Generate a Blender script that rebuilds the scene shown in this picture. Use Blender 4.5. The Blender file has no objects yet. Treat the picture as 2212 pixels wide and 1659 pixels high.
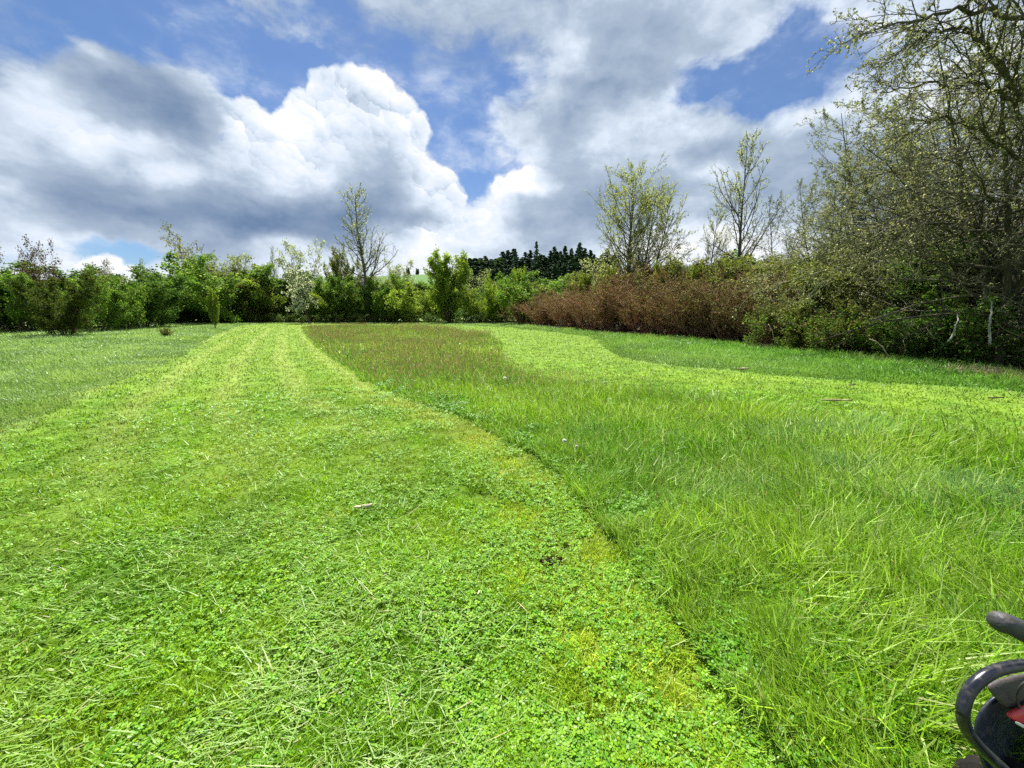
import bpy, math, random
import numpy as np
from mathutils import Vector

# ------------------------------------------------------------------ camera
S = 1024.0 / 2212.0           # layout notes are in pixels of a 2212 px wide print
F = 386.0                     # focal length in 1024 px units
PITCH = math.atan(72.0 / 386.0)
SP, CP = math.sin(PITCH), math.cos(PITCH)
CAMH = 1.6
sc = bpy.context.scene
col = sc.collection
cam_d = bpy.data.cameras.new("camera"); cam = bpy.data.objects.new("camera", cam_d); col.objects.link(cam)
cam_d.sensor_width = 36.0; cam_d.lens = 36.0 * F / 1024.0
cam_d.clip_start = 0.05; cam_d.clip_end = 6000
cam.location = (0, 0, CAMH); cam.rotation_euler = (math.pi / 2 - PITCH, 0, 0)
sc.camera = cam
sc.view_settings.view_transform = 'Standard'; sc.view_settings.look = 'None'
sc.view_settings.exposure = 1.3; sc.view_settings.gamma = 1.0
sc.cycles.max_bounces = 6; sc.cycles.diffuse_bounces = 3; sc.cycles.glossy_bounces = 2
sc.cycles.transmission_bounces = 4; sc.cycles.transparent_max_bounces = 4
sc.cycles.caustics_reflective = False; sc.cycles.caustics_refractive = False
sc.cycles.use_denoising = False
sc.cycles.use_adaptive_sampling = True; sc.cycles.adaptive_threshold = 0.02

def ray(dx, dy):
    xc = (dx * S - 512) / F; yc = -(dy * S - 384) / F
    return np.array([xc, CP + SP * yc, -SP + CP * yc])
def G(dx, dy, z=0.0):          # point of the ground (or of height z) seen at a print position
    r = ray(dx, dy); t = (z - CAMH) / r[2]
    return (r[0] * t, r[1] * t)
def P(dx, dy, Y):              # point at forward distance Y
    r = ray(dx, dy); t = Y / r[1]
    return (r[0] * t, Y, CAMH + r[2] * t)

# ------------------------------------------------------------------ sky and sun
SUN_AZ, SUN_EL = math.radians(-16), math.radians(61)
def srgb(r, g, b):
    f = lambda c: (c / 255 / 12.92) if c / 255 <= 0.04045 else ((c / 255 + 0.055) / 1.055) ** 2.4
    return (f(r), f(g), f(b))
def C4(t): return (t[0], t[1], t[2], 1.0)
world = bpy.data.worlds.new("World"); sc.world = world; world.use_nodes = True
WN = world.node_tree; WN.nodes.clear()
def nn(tree, typ, **kw):
    n = tree.nodes.new(typ)
    for k, v in kw.items(): setattr(n, k, v)
    return n
class NB:
    """tiny expression builder for node trees"""
    def __init__(s, tree): s.t = tree
    def put(s, sock, v):
        if isinstance(v, bpy.types.NodeSocket): s.t.links.new(v, sock)
        else: sock.default_value = v
    def m(s, op, a, b=None, c=None, clamp=False):
        n = s.t.nodes.new('ShaderNodeMath'); n.operation = op; n.use_clamp = clamp
        s.put(n.inputs[0], a)
        if b is not None: s.put(n.inputs[1], b)
        if c is not None: s.put(n.inputs[2], c)
        return n.outputs[0]
    def vm(s, op, a, b=None, scale=None):
        n = s.t.nodes.new('ShaderNodeVectorMath'); n.operation = op
        s.put(n.inputs[0], a)
        if b is not None: s.put(n.inputs[1], b)
        if scale is not None: s.put(n.inputs['Scale'], scale)
        return n.outputs[0]
    def mix(s, f, a, b):
        n = s.t.nodes.new('ShaderNodeMix'); n.data_type = 'RGBA'
        s.put(n.inputs[0], f); s.put(n.inputs[6], a); s.put(n.inputs[7], b)
        return n.outputs[2]
    def noise(s, vec, scale, detail=4, rough=0.5, dist=0.0, color=False):
        n = s.t.nodes.new('ShaderNodeTexNoise')
        s.put(n.inputs['Vector'], vec); n.inputs['Scale'].default_value = scale
        n.inputs['Detail'].default_value = detail; n.inputs['Roughness'].default_value = rough
        n.inputs['Distortion'].default_value = dist
        return n.outputs['Color' if color else 'Fac']
    def step(s, v, lo, hi):
        n = s.t.nodes.new('ShaderNodeMapRange'); n.interpolation_type = 'SMOOTHSTEP'
        s.put(n.inputs[0], v); s.put(n.inputs[1], lo); s.put(n.inputs[2], hi)
        return n.outputs[0]

# cloud layout: per height in the print, (x, coverage, brightness)
SKY = [
(-60, [(0,.35,.6),(300,.1,.6),(520,.7,.7),(800,.6,.5),(1300,.6,.5),(1700,.7,.7),(2000,.6,.7),(2212,.6,.7)]),
(0,   [(0,.60,.55),(90,.40,.5),(200,.15,.5),(420,.12,.6),(500,.72,.75),(590,.8,.75),(650,.35,.55),(780,.62,.5),(1000,.62,.52),(1250,.7,.52),(1500,.75,.55),(1640,.8,.7),(1740,.62,.8),(1850,.75,.8),(2212,.75,.75)]),
(45,  [(0,.35,.5),(150,.10,.5),(420,.05,.6),(500,.55,.75),(560,.75,.75),(640,.55,.7),(760,.45,.5),(900,.58,.46),(1200,.62,.5),(1400,.8,.45),(1560,.85,.6),(1660,.75,.75),(1730,.10,.8),(1830,.30,.8),(1900,.7,.8),(2212,.7,.8)]),
(85,  [(0,.35,.5),(120,.30,.6),(170,.48,.8),(240,.30,.6),(340,.55,.75),(430,.42,.7),(500,.1,.6),(640,.55,.7),(720,.6,.7),(790,.35,.4),(900,.50,.40),(1100,.50,.38),(1170,.75,.72),(1250,.8,.7),(1300,.9,.4),(1420,.9,.38),(1540,.9,.55),(1620,.75,.8),(1680,.05,.8),(1810,.05,.8),(1870,.60,.8),(2212,.7,.8)]),
(125, [(0,.50,.45),(100,.50,.45),(150,.8,.95),(190,.88,.7),(250,.85,.45),(330,.75,.5),(400,.5,.6),(480,.3,.6),(520,.05,.6),(680,.15,.6),(780,.25,.5),(900,.30,.35),(1080,.40,.35),(1150,.7,.75),(1230,.85,.78),(1290,.9,.5),(1380,.9,.32),(1480,.9,.45),(1570,.8,.72),(1640,.15,.8),(1730,.02,.8),(1800,.35,.8),(1870,.65,.78),(2212,.7,.8)]),
(165, [(0,.50,.45),(90,.55,.5),(150,.85,.75),(185,.95,.28),(260,.95,.30),(340,.85,.45),(410,.7,.55),(450,.2,.6),(560,.05,.6),(680,.12,.9),(730,.72,1),(810,.85,1),(860,.5,1),(890,.05,.9),(1000,.08,.4),(1080,.25,.6),(1150,.5,.7),(1210,.75,.6),(1320,.85,.30),(1420,.85,.45),(1460,.6,.65),(1530,.08,.7),(1700,.04,.8),(1770,.55,.75),(1880,.7,.72),(2212,.7,.8)]),
(205, [(0,.45,.5),(70,.6,.55),(140,.9,.8),(200,.95,.28),(300,.95,.24),(380,.9,.40),(430,.8,.55),(460,.75,1),(510,.6,1),(560,.15,1),(620,.15,1),(670,.85,1),(780,.95,.97),(870,.9,1),(905,.7,1),(930,.08,1),(1020,.05,.6),(1090,.45,.75),(1140,.65,.72),(1220,.75,.55),(1320,.75,.42),(1400,.6,.7),(1460,.78,.8),(1500,.3,.8),(1600,.12,.8),(1700,.25,.8),(1760,.5,.75),(1880,.55,.9),(2212,.7,.8)]),
(245, [(0,.70,.58),(100,.85,.75),(160,.95,.8),(240,.95,.35),(340,.95,.22),(420,.95,.30),(460,.95,.95),(520,.95,1),(580,.68,1),(620,.72,1),(680,.95,1),(780,1,.93),(860,1,.95),(910,.72,1),(940,.05,1),(1010,.12,.7),(1050,.65,.78),(1130,.82,.7),(1220,.85,.65),(1300,.8,.5),(1390,.85,.72),(1470,.88,.85),(1530,.65,.7),(1600,.55,.65),(1700,.65,.9),(1800,.9,1),(1870,.9,1),(2212,.8,.8)]),
(285, [(0,.85,.65),(100,.92,.85),(190,.95,.9),(280,.98,.6),(350,1,.28),(430,1,.25),(475,1,.75),(530,1,1),(620,1,.9),(700,1,.85),(800,1,.88),(880,1,.92),(915,.6,.95),(945,.08,.8),(1020,.22,.6),(1080,.6,.68),(1170,.85,.55),(1260,.9,.55),(1330,.9,.8),(1430,.92,.78),(1530,.9,.7),(1600,.8,.6),(1700,.85,.65),(1800,.9,.6),(2212,.85,.7)]),
(325, [(0,.90,.62),(100,.95,.62),(190,1,.78),(280,1,.85),(360,1,.62),(430,1,.40),(490,1,.55),(550,1,.85),(610,1,.7),(650,1,.95),(720,1,.75),(800,1,.70),(870,1,.72),(915,.62,.85),(950,.12,.75),(1060,.32,.68),(1150,.7,.72),(1210,.9,.45),(1290,.9,.78),(1380,.9,.55),(1500,.9,.5),(1600,.88,.42),(1760,.9,.5),(2212,.85,.7)]),
(365, [(0,1,.58),(150,1,.40),(250,1,.42),(350,1,.72),(450,1,.75),(530,1,.68),(600,1,.85),(670,1,.88),(740,1,.62),(830,1,.52),(895,.9,.7),(930,.9,1),(965,.3,.95),(1020,.12,.7),(1070,.3,.9),(1110,.72,1),(1160,.8,1),(1200,.9,.42),(1290,.9,.45),(1380,.95,.40),(1480,.95,.75),(1560,.95,.85),(1640,.95,.42),(1800,.9,.45),(2212,.85,.7)]),
(405, [(0,1,.70),(90,1,.68),(170,1,.30),(290,1,.22),(400,1,.45),(500,1,.62),(600,1,.75),(680,1,.70),(760,1,.40),(860,1,.42),(900,1,.92),(960,.9,.97),(1000,.3,.9),(1040,.25,.9),(1070,.85,1),(1130,.9,1),(1175,.9,.7),(1230,.95,.32),(1320,.95,.30),(1450,.95,.4),(1540,.95,.65),(1620,.95,.42),(1800,.9,.42),(2212,.85,.65)]),
(445, [(0,1,.60),(60,1,.45),(150,1,.25),(280,1,.20),(420,1,.22),(540,1,.38),(640,1,.45),(740,1,.22),(840,1,.28),(890,1,.7),(960,1,.85),(1010,.8,.88),(1080,.8,.7),(1120,.9,.45),(1220,.95,.30),(1350,.95,.28),(1500,.95,.45),(1600,.95,.6),(1800,.95,.45),(2212,.9,.65)]),
(480, [(0,.9,.68),(100,.9,.60),(180,.95,.38),(300,1,.18),(430,1,.15),(560,1,.10),(700,1,.05),(800,1,.10),(880,1,.40),(940,1,.62),(1000,.9,.85),(1060,.9,.85),(1110,.95,.42),(1240,.95,.28),(1350,.95,.4),(1450,.95,.85),(1560,.95,1),(1650,.95,.6),(1800,.95,.5),(2212,.9,.65)]),
(515, [(0,.88,.70),(100,.88,.75),(220,.62,.72),(320,.8,.62),(400,.95,.38),(520,.95,.42),(600,1,.72),(680,1,.55),(780,1,.30),(860,1,.70),(920,.9,.9),(1000,.85,.8),(1060,.9,.75),(1140,.9,.42),(1240,.9,.25),(1330,.92,.55),(1430,.95,1),(1560,.95,1),(1700,.95,.8),(2212,.9,.65)]),
(550, [(0,.6,.75),(90,.6,.8),(130,.75,1),(175,.5,1),(205,.05,.9),(285,.05,.8),(320,.6,.6),(420,.9,.48),(540,.95,.68),(640,.95,.8),(760,.95,.5),(850,.9,.75),(900,.7,.95),(960,.75,.85),(1050,.9,.5),(1200,.9,.4),(1350,.95,.75),(1500,.95,.9),(2212,.9,.7)]),
(590, [(0,.6,.8),(120,.6,.9),(180,.9,1),(260,.9,1),(310,.6,.9),(400,.8,.7),(600,.9,.6),(800,.9,.7),(900,.8,.95),(1000,.8,.85),(1200,.9,.6),(2212,.9,.75)]),
(650, [(0,.8,.8),(2212,.8,.8)]),
]
_ys = np.array([r[0] for r in SKY], float)
_xs = np.linspace(0, 2212, 80)
_cov = np.array([np.interp(_xs, [p[0] for p in r[1]], [p[1] for p in r[1]]) for r in SKY])
_shd = np.array([np.interp(_xs, [p[0] for p in r[1]], [p[2] for p in r[1]]) for r in SKY])
def sky_val(tab, x, y):
    y = min(max(y, _ys[0]), _ys[-1]); x = min(max(x, 0), 2212)
    col_ = np.array([np.interp(x, _xs, tab[i]) for i in range(len(_ys))])
    return float(np.interp(y, _ys, col_))
# crisp heaped clouds: (x, y, radius) of their rounded heads in the print
HEAPS = [(475,240,38),(515,255,45),(560,275,38),(590,300,48),(640,300,50),(665,245,42),(720,210,50),(775,205,50),(820,215,50),(860,245,48),(885,285,48),(780,290,120),(700,340,110),(850,370,75),(560,350,75),
         (925,370,32),(950,400,42),(965,430,45),(930,450,55),(1085,405,26),(1110,392,24),(1140,390,27),(1120,420,34),(1000,470,26),(1035,465,20),
         (195,585,34),(225,572,30),(255,590,26),(1140,440,30),(1100,430,30)]
def heap_depth(x, y): return max(r_ - math.hypot(x - a_, y - b_) for a_, b_, r_ in HEAPS)
AZ0, AZ1, NAZ = math.radians(-54), math.radians(54), 32
EL0, EL1, NEL = math.radians(0), math.radians(37), 19
w = NB(WN)
tc = nn(WN, 'ShaderNodeTexCoord').outputs['Generated']
dirv = w.vm('NORMALIZE', tc)
warp = w.noise(dirv, 9.0, 4, 0.55, color=True)
warp = w.vm('SUBTRACT', warp, (0.5, 0.5, 0.5))
warp = w.vm('SCALE', warp, scale=0.075)
dw = w.vm('ADD', dirv, warp)
sep = nn(WN, 'ShaderNodeSeparateXYZ'); WN.links.new(dw, sep.inputs[0])
az = w.m('ARCTAN2', sep.outputs[0], sep.outputs[1])
zc = w.m('MINIMUM', w.m('MAXIMUM', sep.outputs[2], -1.0), 1.0)
el = w.m('ARCSINE', zc)
azf = w.m('MULTIPLY_ADD', az, 1 / (AZ1 - AZ0), -AZ0 / (AZ1 - AZ0), clamp=True)
elf = w.m('MULTIPLY_ADD', el, (NEL - 1) / (EL1 - EL0), -EL0 * (NEL - 1) / (EL1 - EL0))
cur = None
for j in range(NEL):
    e = EL0 + (EL1 - EL0) * j / (NEL - 1)
    rp = nn(WN, 'ShaderNodeValToRGB'); cr = rp.color_ramp; cr.interpolation = 'CARDINAL'
    while len(cr.elements) < NAZ: cr.elements.new(0.5)
    for i in range(NAZ): cr.elements[i].position = i / (NAZ - 1)
    for i in range(NAZ):
        a = AZ0 + (AZ1 - AZ0) * i / (NAZ - 1)
        d = (math.sin(a) * math.cos(e), math.cos(a) * math.cos(e), math.sin(e))
        zf = d[1] * CP - d[2] * SP; yf = d[1] * SP + d[2] * CP
        x = (512 + F * d[0] / zf) / S; y = (384 - F * yf / zf) / S
        hd = heap_depth(x, y); cv = sky_val(_cov, x, y)
        if y < 600 and -45 < hd and heap_depth(x, y + 30) > hd + 8: cv = min(cv, 0.30 + max(0, hd + 5) / 70) if hd > -5 else min(cv, cv * (0.55 if x < 1000 else 0.9))
        cr.elements[i].color = (cv, min(1, sky_val(_shd, x, y) + (0.12 if y > 500 else 0)), 0, 1)
    WN.links.new(azf, rp.inputs[0])
    if cur is None: cur = rp.outputs[0]
    else:
        f = w.step(elf, float(j - 1), float(j))
        cur = w.mix(f, cur, rp.outputs[0])
sc2 = nn(WN, 'ShaderNodeSeparateColor'); WN.links.new(cur, sc2.inputs[0])
cov, shd = sc2.outputs[0], sc2.outputs[1]
# fractal edges; heaped heads; relief
pv = w.vm('MULTIPLY', dirv, (1.0, 1.0, 1.8))
n1 = w.noise(pv, 4.5, 7, 0.5, 0.1)
n3 = w.m('SUBTRACT', w.noise(w.vm('ADD', pv, w.vm('SCALE', warp, scale=0.8)), 13.0, 5, 0.6), 0.5)
cc = w.m('ADD', cov, w.m('MULTIPLY', w.m('SUBTRACT', n1, 0.5), 0.75))
cc = w.m('ADD', cc, w.m('MULTIPLY', n3, 0.70))
alpha = w.step(cc, 0.29, 0.69)
fine = w.noise(dirv, 26, 4, 0.55, color=True)
fine = w.vm('SUBTRACT', fine, (0.5, 0.5, 0.5))
def ddir(x, y):
    r_ = ray(x, y); return r_ / np.linalg.norm(r_)
hv = w.vm('ADD', w.vm('SCALE', warp, scale=0.35), w.vm('SCALE', fine, scale=0.035))
hv = w.vm('ADD', dirv, hv)
sd_ = None
for a_, b_, r_ in HEAPS:
    c_ = ddir(a_, b_); rad = np.linalg.norm(ddir(a_ + r_ * .71, b_ - r_ * .71) - c_)
    n_ = nn(WN, 'ShaderNodeVectorMath'); n_.operation = 'DISTANCE'; WN.links.new(hv, n_.inputs[0]); n_.inputs[1].default_value = tuple(c_)
    dd = w.m('SUBTRACT', n_.outputs['Value'], float(rad))
    sd_ = dd if sd_ is None else w.m('MINIMUM', sd_, dd)
heap = w.step(sd_, 0.005, -0.006)
veil = w.m('MULTIPLY_ADD', w.step(w.m('ADD', w.m('ADD', n1, n3), w.m('MULTIPLY', cov, 0.25)), 0.45, 0.85), 0.42, 0.07)
alpha = w.m('MAXIMUM', w.m('MAXIMUM', alpha, veil), heap)
wv = w.vm('ADD', dirv, w.vm('SCALE', fine, scale=0.045))
def dome(scale):
    vo = nn(WN, 'ShaderNodeTexVoronoi'); vo.feature = 'F1'; vo.inputs['Scale'].default_value = scale
    WN.links.new(wv, vo.inputs['Vector'])
    n_ = nn(WN, 'ShaderNodeVectorMath'); n_.operation = 'DOT_PRODUCT'
    WN.links.new(w.vm('SUBTRACT', wv, vo.outputs['Position']), n_.inputs[0]); n_.inputs[1].default_value = (0.45 * scale, 0.0, 0.9 * scale)
    return w.m('SUBTRACT', n_.outputs['Value'], w.m('MULTIPLY', vo.outputs['Distance'], 0.5))
hi = w.step(shd, 0.55, 0.95)
puff = w.m('ADD', w.m('MULTIPLY', dome(15.0), 0.34), w.m('MULTIPLY', dome(34.0), 0.20))
s2 = w.m('ADD', shd, w.m('MULTIPLY', puff, w.m('ADD', w.m('MULTIPLY_ADD', hi, 0.20, 0.04), w.m('MULTIPLY', heap, w.m('MULTIPLY', hi, 0.30)))))
s2 = w.m('ADD', s2, w.m('MULTIPLY', w.m('SUBTRACT', n1, 0.5), 0.75))
s2 = w.m('ADD', s2, w.m('MULTIPLY_ADD', n3, 0.55, -0.04))
rim = w.m('MULTIPLY', w.step(sd_, -0.055, 0.0), heap)
s2 = w.m('ADD', s2, w.m('MULTIPLY', rim, w.m('MULTIPLY', hi, 0.12)))
ramp = nn(WN, 'ShaderNodeValToRGB'); cr = ramp.color_ramp
pal = [(0.0, srgb(108, 133, 168)), (0.25, srgb(142, 161, 187)), (0.5, srgb(174, 190, 210)), (0.72, srgb(218, 230, 245)), (1.0, srgb(255, 255, 255))]
while len(cr.elements) < len(pal): cr.elements.new(0.5)
for i, (p_, c_) in enumerate(pal): cr.elements[i].position = p_
for i, (p_, c_) in enumerate(pal): cr.elements[i].color = C4(c_)
WN.links.new(s2, ramp.inputs[0])
CLOUD = 4.35     # cloud radiance in the sky's own units (the Background scales everything by 0.1)
cloud = w.vm('SCALE', ramp.outputs[0], scale=CLOUD)
sky = nn(WN, 'ShaderNodeTexSky'); sky.sky_type = 'NISHITA'; sky.sun_disc = False
sky.sun_elevation = SUN_EL; sky.sun_rotation = SUN_AZ; sky.air_density = 1.0; sky.dust_density = 0.4; sky.ozone_density = 2.0
blue = w.vm('MULTIPLY', sky.outputs[0], (0.265, 0.345, 0.45))
skyc = w.mix(alpha, blue, cloud)
bg = nn(WN, 'ShaderNodeBackground'); bg.inputs['Strength'].default_value = 0.1
WN.links.new(skyc, bg.inputs['Color'])
wo = nn(WN, 'ShaderNodeOutputWorld'); WN.links.new(bg.outputs[0], wo.inputs[0])
world.cycles.sampling_method = 'MANUAL'; world.cycles.sample_map_resolution = 512

sl = bpy.data.lights.new("sun", 'SUN'); sun = bpy.data.objects.new("sun", sl); col.objects.link(sun)
sl.energy = 4.8; sl.angle = math.radians(0.7); sl.color = (1.0, 0.955, 0.88)
sd = Vector((math.sin(SUN_AZ) * math.cos(SUN_EL), math.cos(SUN_AZ) * math.cos(SUN_EL), math.sin(SUN_EL)))
sun.rotation_euler = (-sd).to_track_quat('-Z', 'Y').to_euler(); sun.location = (0, 0, 50)

# ------------------------------------------------------------------ helpers
def tag(o, label=None, cat=None, group=None, kind=None):
    for k, v in (('label', label), ('category', cat), ('group', group), ('kind', kind)):
        if v: o[k] = v
    return o
def empty(name, loc, rz=0):
    o = bpy.data.objects.new(name, None); o.location = loc; o.rotation_euler = (0, 0, rz)
    o.empty_display_size = 0.3; col.objects.link(o); return o
def mesh(name, V, faces, colr=None, mats=(), midx=None, smooth=False):
    """faces: list of (n,k) integer arrays"""
    V = np.asarray(V, np.float32).reshape(-1, 3)
    me = bpy.data.meshes.new(name)
    faces = [np.asarray(f, np.int32) for f in faces if len(f)]
    me.vertices.add(len(V)); me.vertices.foreach_set('co', V.ravel())
    nl = sum(f.size for f in faces); npoly = sum(len(f) for f in faces)
    me.loops.add(nl); me.loops.foreach_set('vertex_index', np.concatenate([f.ravel() for f in faces]))
    me.polygons.add(npoly)
    tot = np.concatenate([np.full(len(f), f.shape[1], np.int32) for f in faces])
    st = np.concatenate([[0], np.cumsum(tot)[:-1]]).astype(np.int32)
    me.polygons.foreach_set('loop_start', st)
    if midx is not None: me.polygons.foreach_set('material_index', np.asarray(midx, np.int32))
    me.polygons.foreach_set('use_smooth', np.full(npoly, smooth))
    if colr is not None:
        ca = me.color_attributes.new('col', 'FLOAT_COLOR', 'POINT')
        c = np.ones((len(V), 4), np.float32); c[:, :3] = colr
        ca.data.foreach_set('color', c.ravel())
    for m_ in mats: me.materials.append(m_)
    me.update(calc_edges=True)
    return me
def link(name, me, parent=None):
    o = bpy.data.objects.new(name, me); col.objects.link(o)
    if parent is not None: o.parent = parent
    return o
def plant_mat(name, trans=0.35, rough=0.5, spec=0.25, bright=1.0):
    m = bpy.data.materials.new(name); m.use_nodes = True; t = m.node_tree; t.nodes.clear(); b = NB(t)
    at = nn(t, 'ShaderNodeAttribute'); at.attribute_name = 'col'
    oi = nn(t, 'ShaderNodeObjectInfo')
    c = b.vm('MULTIPLY', at.outputs['Color'], oi.outputs['Color'])
    p = nn(t, 'ShaderNodeBsdfPrincipled'); t.links.new(c, p.inputs['Base Color'])
    p.inputs['Roughness'].default_value = rough; p.inputs['Specular IOR Level'].default_value = spec
    out = nn(t, 'ShaderNodeOutputMaterial')
    if trans > 0:
        tr = nn(t, 'ShaderNodeBsdfTranslucent')
        t.links.new(b.vm('MULTIPLY', c, (1.22, 1.22, 0.9)), tr.inputs['Color'])
        mx = nn(t, 'ShaderNodeMixShader'); mx.inputs[0].default_value = trans
        t.links.new(p.outputs[0], mx.inputs[1]); t.links.new(tr.outputs[0], mx.inputs[2])
        t.links.new(mx.outputs[0], out.inputs[0])
    else: t.links.new(p.outputs[0], out.inputs[0])
    return m
M_grass = plant_mat('grass_blades', 0.38, 0.42, 0.28)
M_leaf = plant_mat('leaves', 0.52, 0.6, 0.14)
M_needle = plant_mat('needles', 0.10, 0.6, 0.2)
def bark_mat(name, scale=14):
    m = bpy.data.materials.new(name); m.use_nodes = True; t = m.node_tree; b = NB(t)
    p = t.nodes['Principled BSDF']; p.inputs['Roughness'].default_value = 0.9; p.inputs['Specular IOR Level'].default_value = 0.15
    at = nn(t, 'ShaderNodeAttribute'); at.attribute_name = 'col'
    oi = nn(t, 'ShaderNodeObjectInfo')
    tcn = nn(t, 'ShaderNodeTexCoord')
    n = b.noise(b.vm('MULTIPLY', tcn.outputs['Object'], (1, 1, 0.35)), scale, 5, 0.6)
    f = b.step(n, 0.35, 0.7)
    k = b.mix(f, (0.7, 0.7, 0.7, 1), (1.35, 1.35, 1.3, 1))
    t.links.new(b.vm('MULTIPLY', b.vm('MULTIPLY', at.outputs['Color'], oi.outputs['Color']), k), p.inputs['Base Color'])
    bu = nn(t, 'ShaderNodeBump'); bu.inputs['Strength'].default_value = 0.5; bu.inputs['Distance'].default_value = 0.02
    t.links.new(n, bu.inputs['Height']); t.links.new(bu.outputs[0], p.inputs['Normal'])
    return m
M_bark = bark_mat('bark')

def hash2(ix, iy, seed):
    h = (ix.astype(np.int64) * 374761393 + iy.astype(np.int64) * 668265263 + seed * 974634777) & 0xFFFFFFFF
    h = ((h ^ (h >> 13)) * 1274126177) & 0xFFFFFFFF
    return ((h ^ (h >> 16)) & 0xFFFF) / 65535.0
def vn(x, y, s, seed=0):
    x = np.asarray(x) / s; y = np.asarray(y) / s
    ix = np.floor(x); iy = np.floor(y); fx = x - ix; fy = y - iy
    fx = fx * fx * (3 - 2 * fx); fy = fy * fy * (3 - 2 * fy)
    a = hash2(ix, iy, seed); b = hash2(ix + 1, iy, seed); c = hash2(ix, iy + 1, seed); d = hash2(ix + 1, iy + 1, seed)
    return (a * (1 - fx) + b * fx) * (1 - fy) + (c * (1 - fx) + d * fx) * fy
def fbm(x, y, s, seed=0, n=3):
    v = 0; a = 0.5; t = 0
    for i in range(n):
        v = v + a * vn(x, y, s / 2 ** i, seed + i * 17); t += a; a *= 0.55
    return v / t
def lerp3(a, b, t):
    t = np.clip(np.asarray(t), 0, 1)[:, None]
    return np.asarray(a)[None, :] * (1 - t) + np.asarray(b)[None, :] * t if np.ndim(a) == 1 else a * (1 - t) + np.asarray(b) * t
def inpoly(x, y, poly):
    r = np.zeros(x.shape, bool); n = len(poly)
    for i in range(n):
        x0, y0 = poly[i]; x1, y1 = poly[(i + 1) % n]
        c = ((y0 > y) != (y1 > y))
        with np.errstate(divide='ignore', invalid='ignore'):
            xi = (x1 - x0) * (y - y0) / (y1 - y0 + 1e-12) + x0
        r ^= c & (x < xi)
    return r
def dist_line(x, y, line):
    d = np.full(x.shape, 1e9)
    for (x0, y0), (x1, y1) in zip(line[:-1], line[1:]):
        vx, vy = x1 - x0, y1 - y0; L = vx * vx + vy * vy + 1e-12
        t = np.clip(((x - x0) * vx + (y - y0) * vy) / L, 0, 1)
        d = np.minimum(d, np.hypot(x - x0 - t * vx, y - y0 - t * vy))
    return d

rng = np.random.default_rng(3)
# ------------------------------------------------------------------ field layout
edgeL = [G(*p) for p in ((650,708),(670,735),(700,765),(753,797),(822,842),(922,872),(1053,927),(1160,990),(1228,1050),(1284,1121),(1366,1225),(1413,1290),(1493,1403),(1560,1500),(1705,1680),(1860,1900))]
edgeR = [G(*p, z=0.22) for p in ((990,708),(1055,716),(1083,735),(1078,760),(1118,795),(1248,815),(1410,832),(1600,854),(1800,876),(2000,896),(2212,920),(2500,975))]
center = edgeL[::-1] + [G(700, 703.5), G(900, 704.5)] + edgeR + [(9, 2.2), (9, 0.2), (1.5, 0.2)]
roughL = [G(*p) for p in ((-500,1180),(-200,1030),(0,938),(80,900),(180,852),(300,802),(400,760),(470,722),(525,702))]
verge = [G(*p) for p in ((1000,703),(1100,708),(1200,718),(1275,728),(1298,748),(1363,779),(1463,793),(1607,804),(1775,820),(1967,830),(2212,850),(2600,885))]
mown = roughL + [G(650, 698.5), G(850, 700)] + verge + [(14, 1.5), (9, -3), (-9, -3)]
hedge_front = [(-45, 62), (-5, 61), (0, 54), (2.2, 44), (5.2, 33), (8.2, 26), (10.2, 21), (11.2, 17), (11.8, 13), (12.2, 9), (13, 3)]

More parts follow.
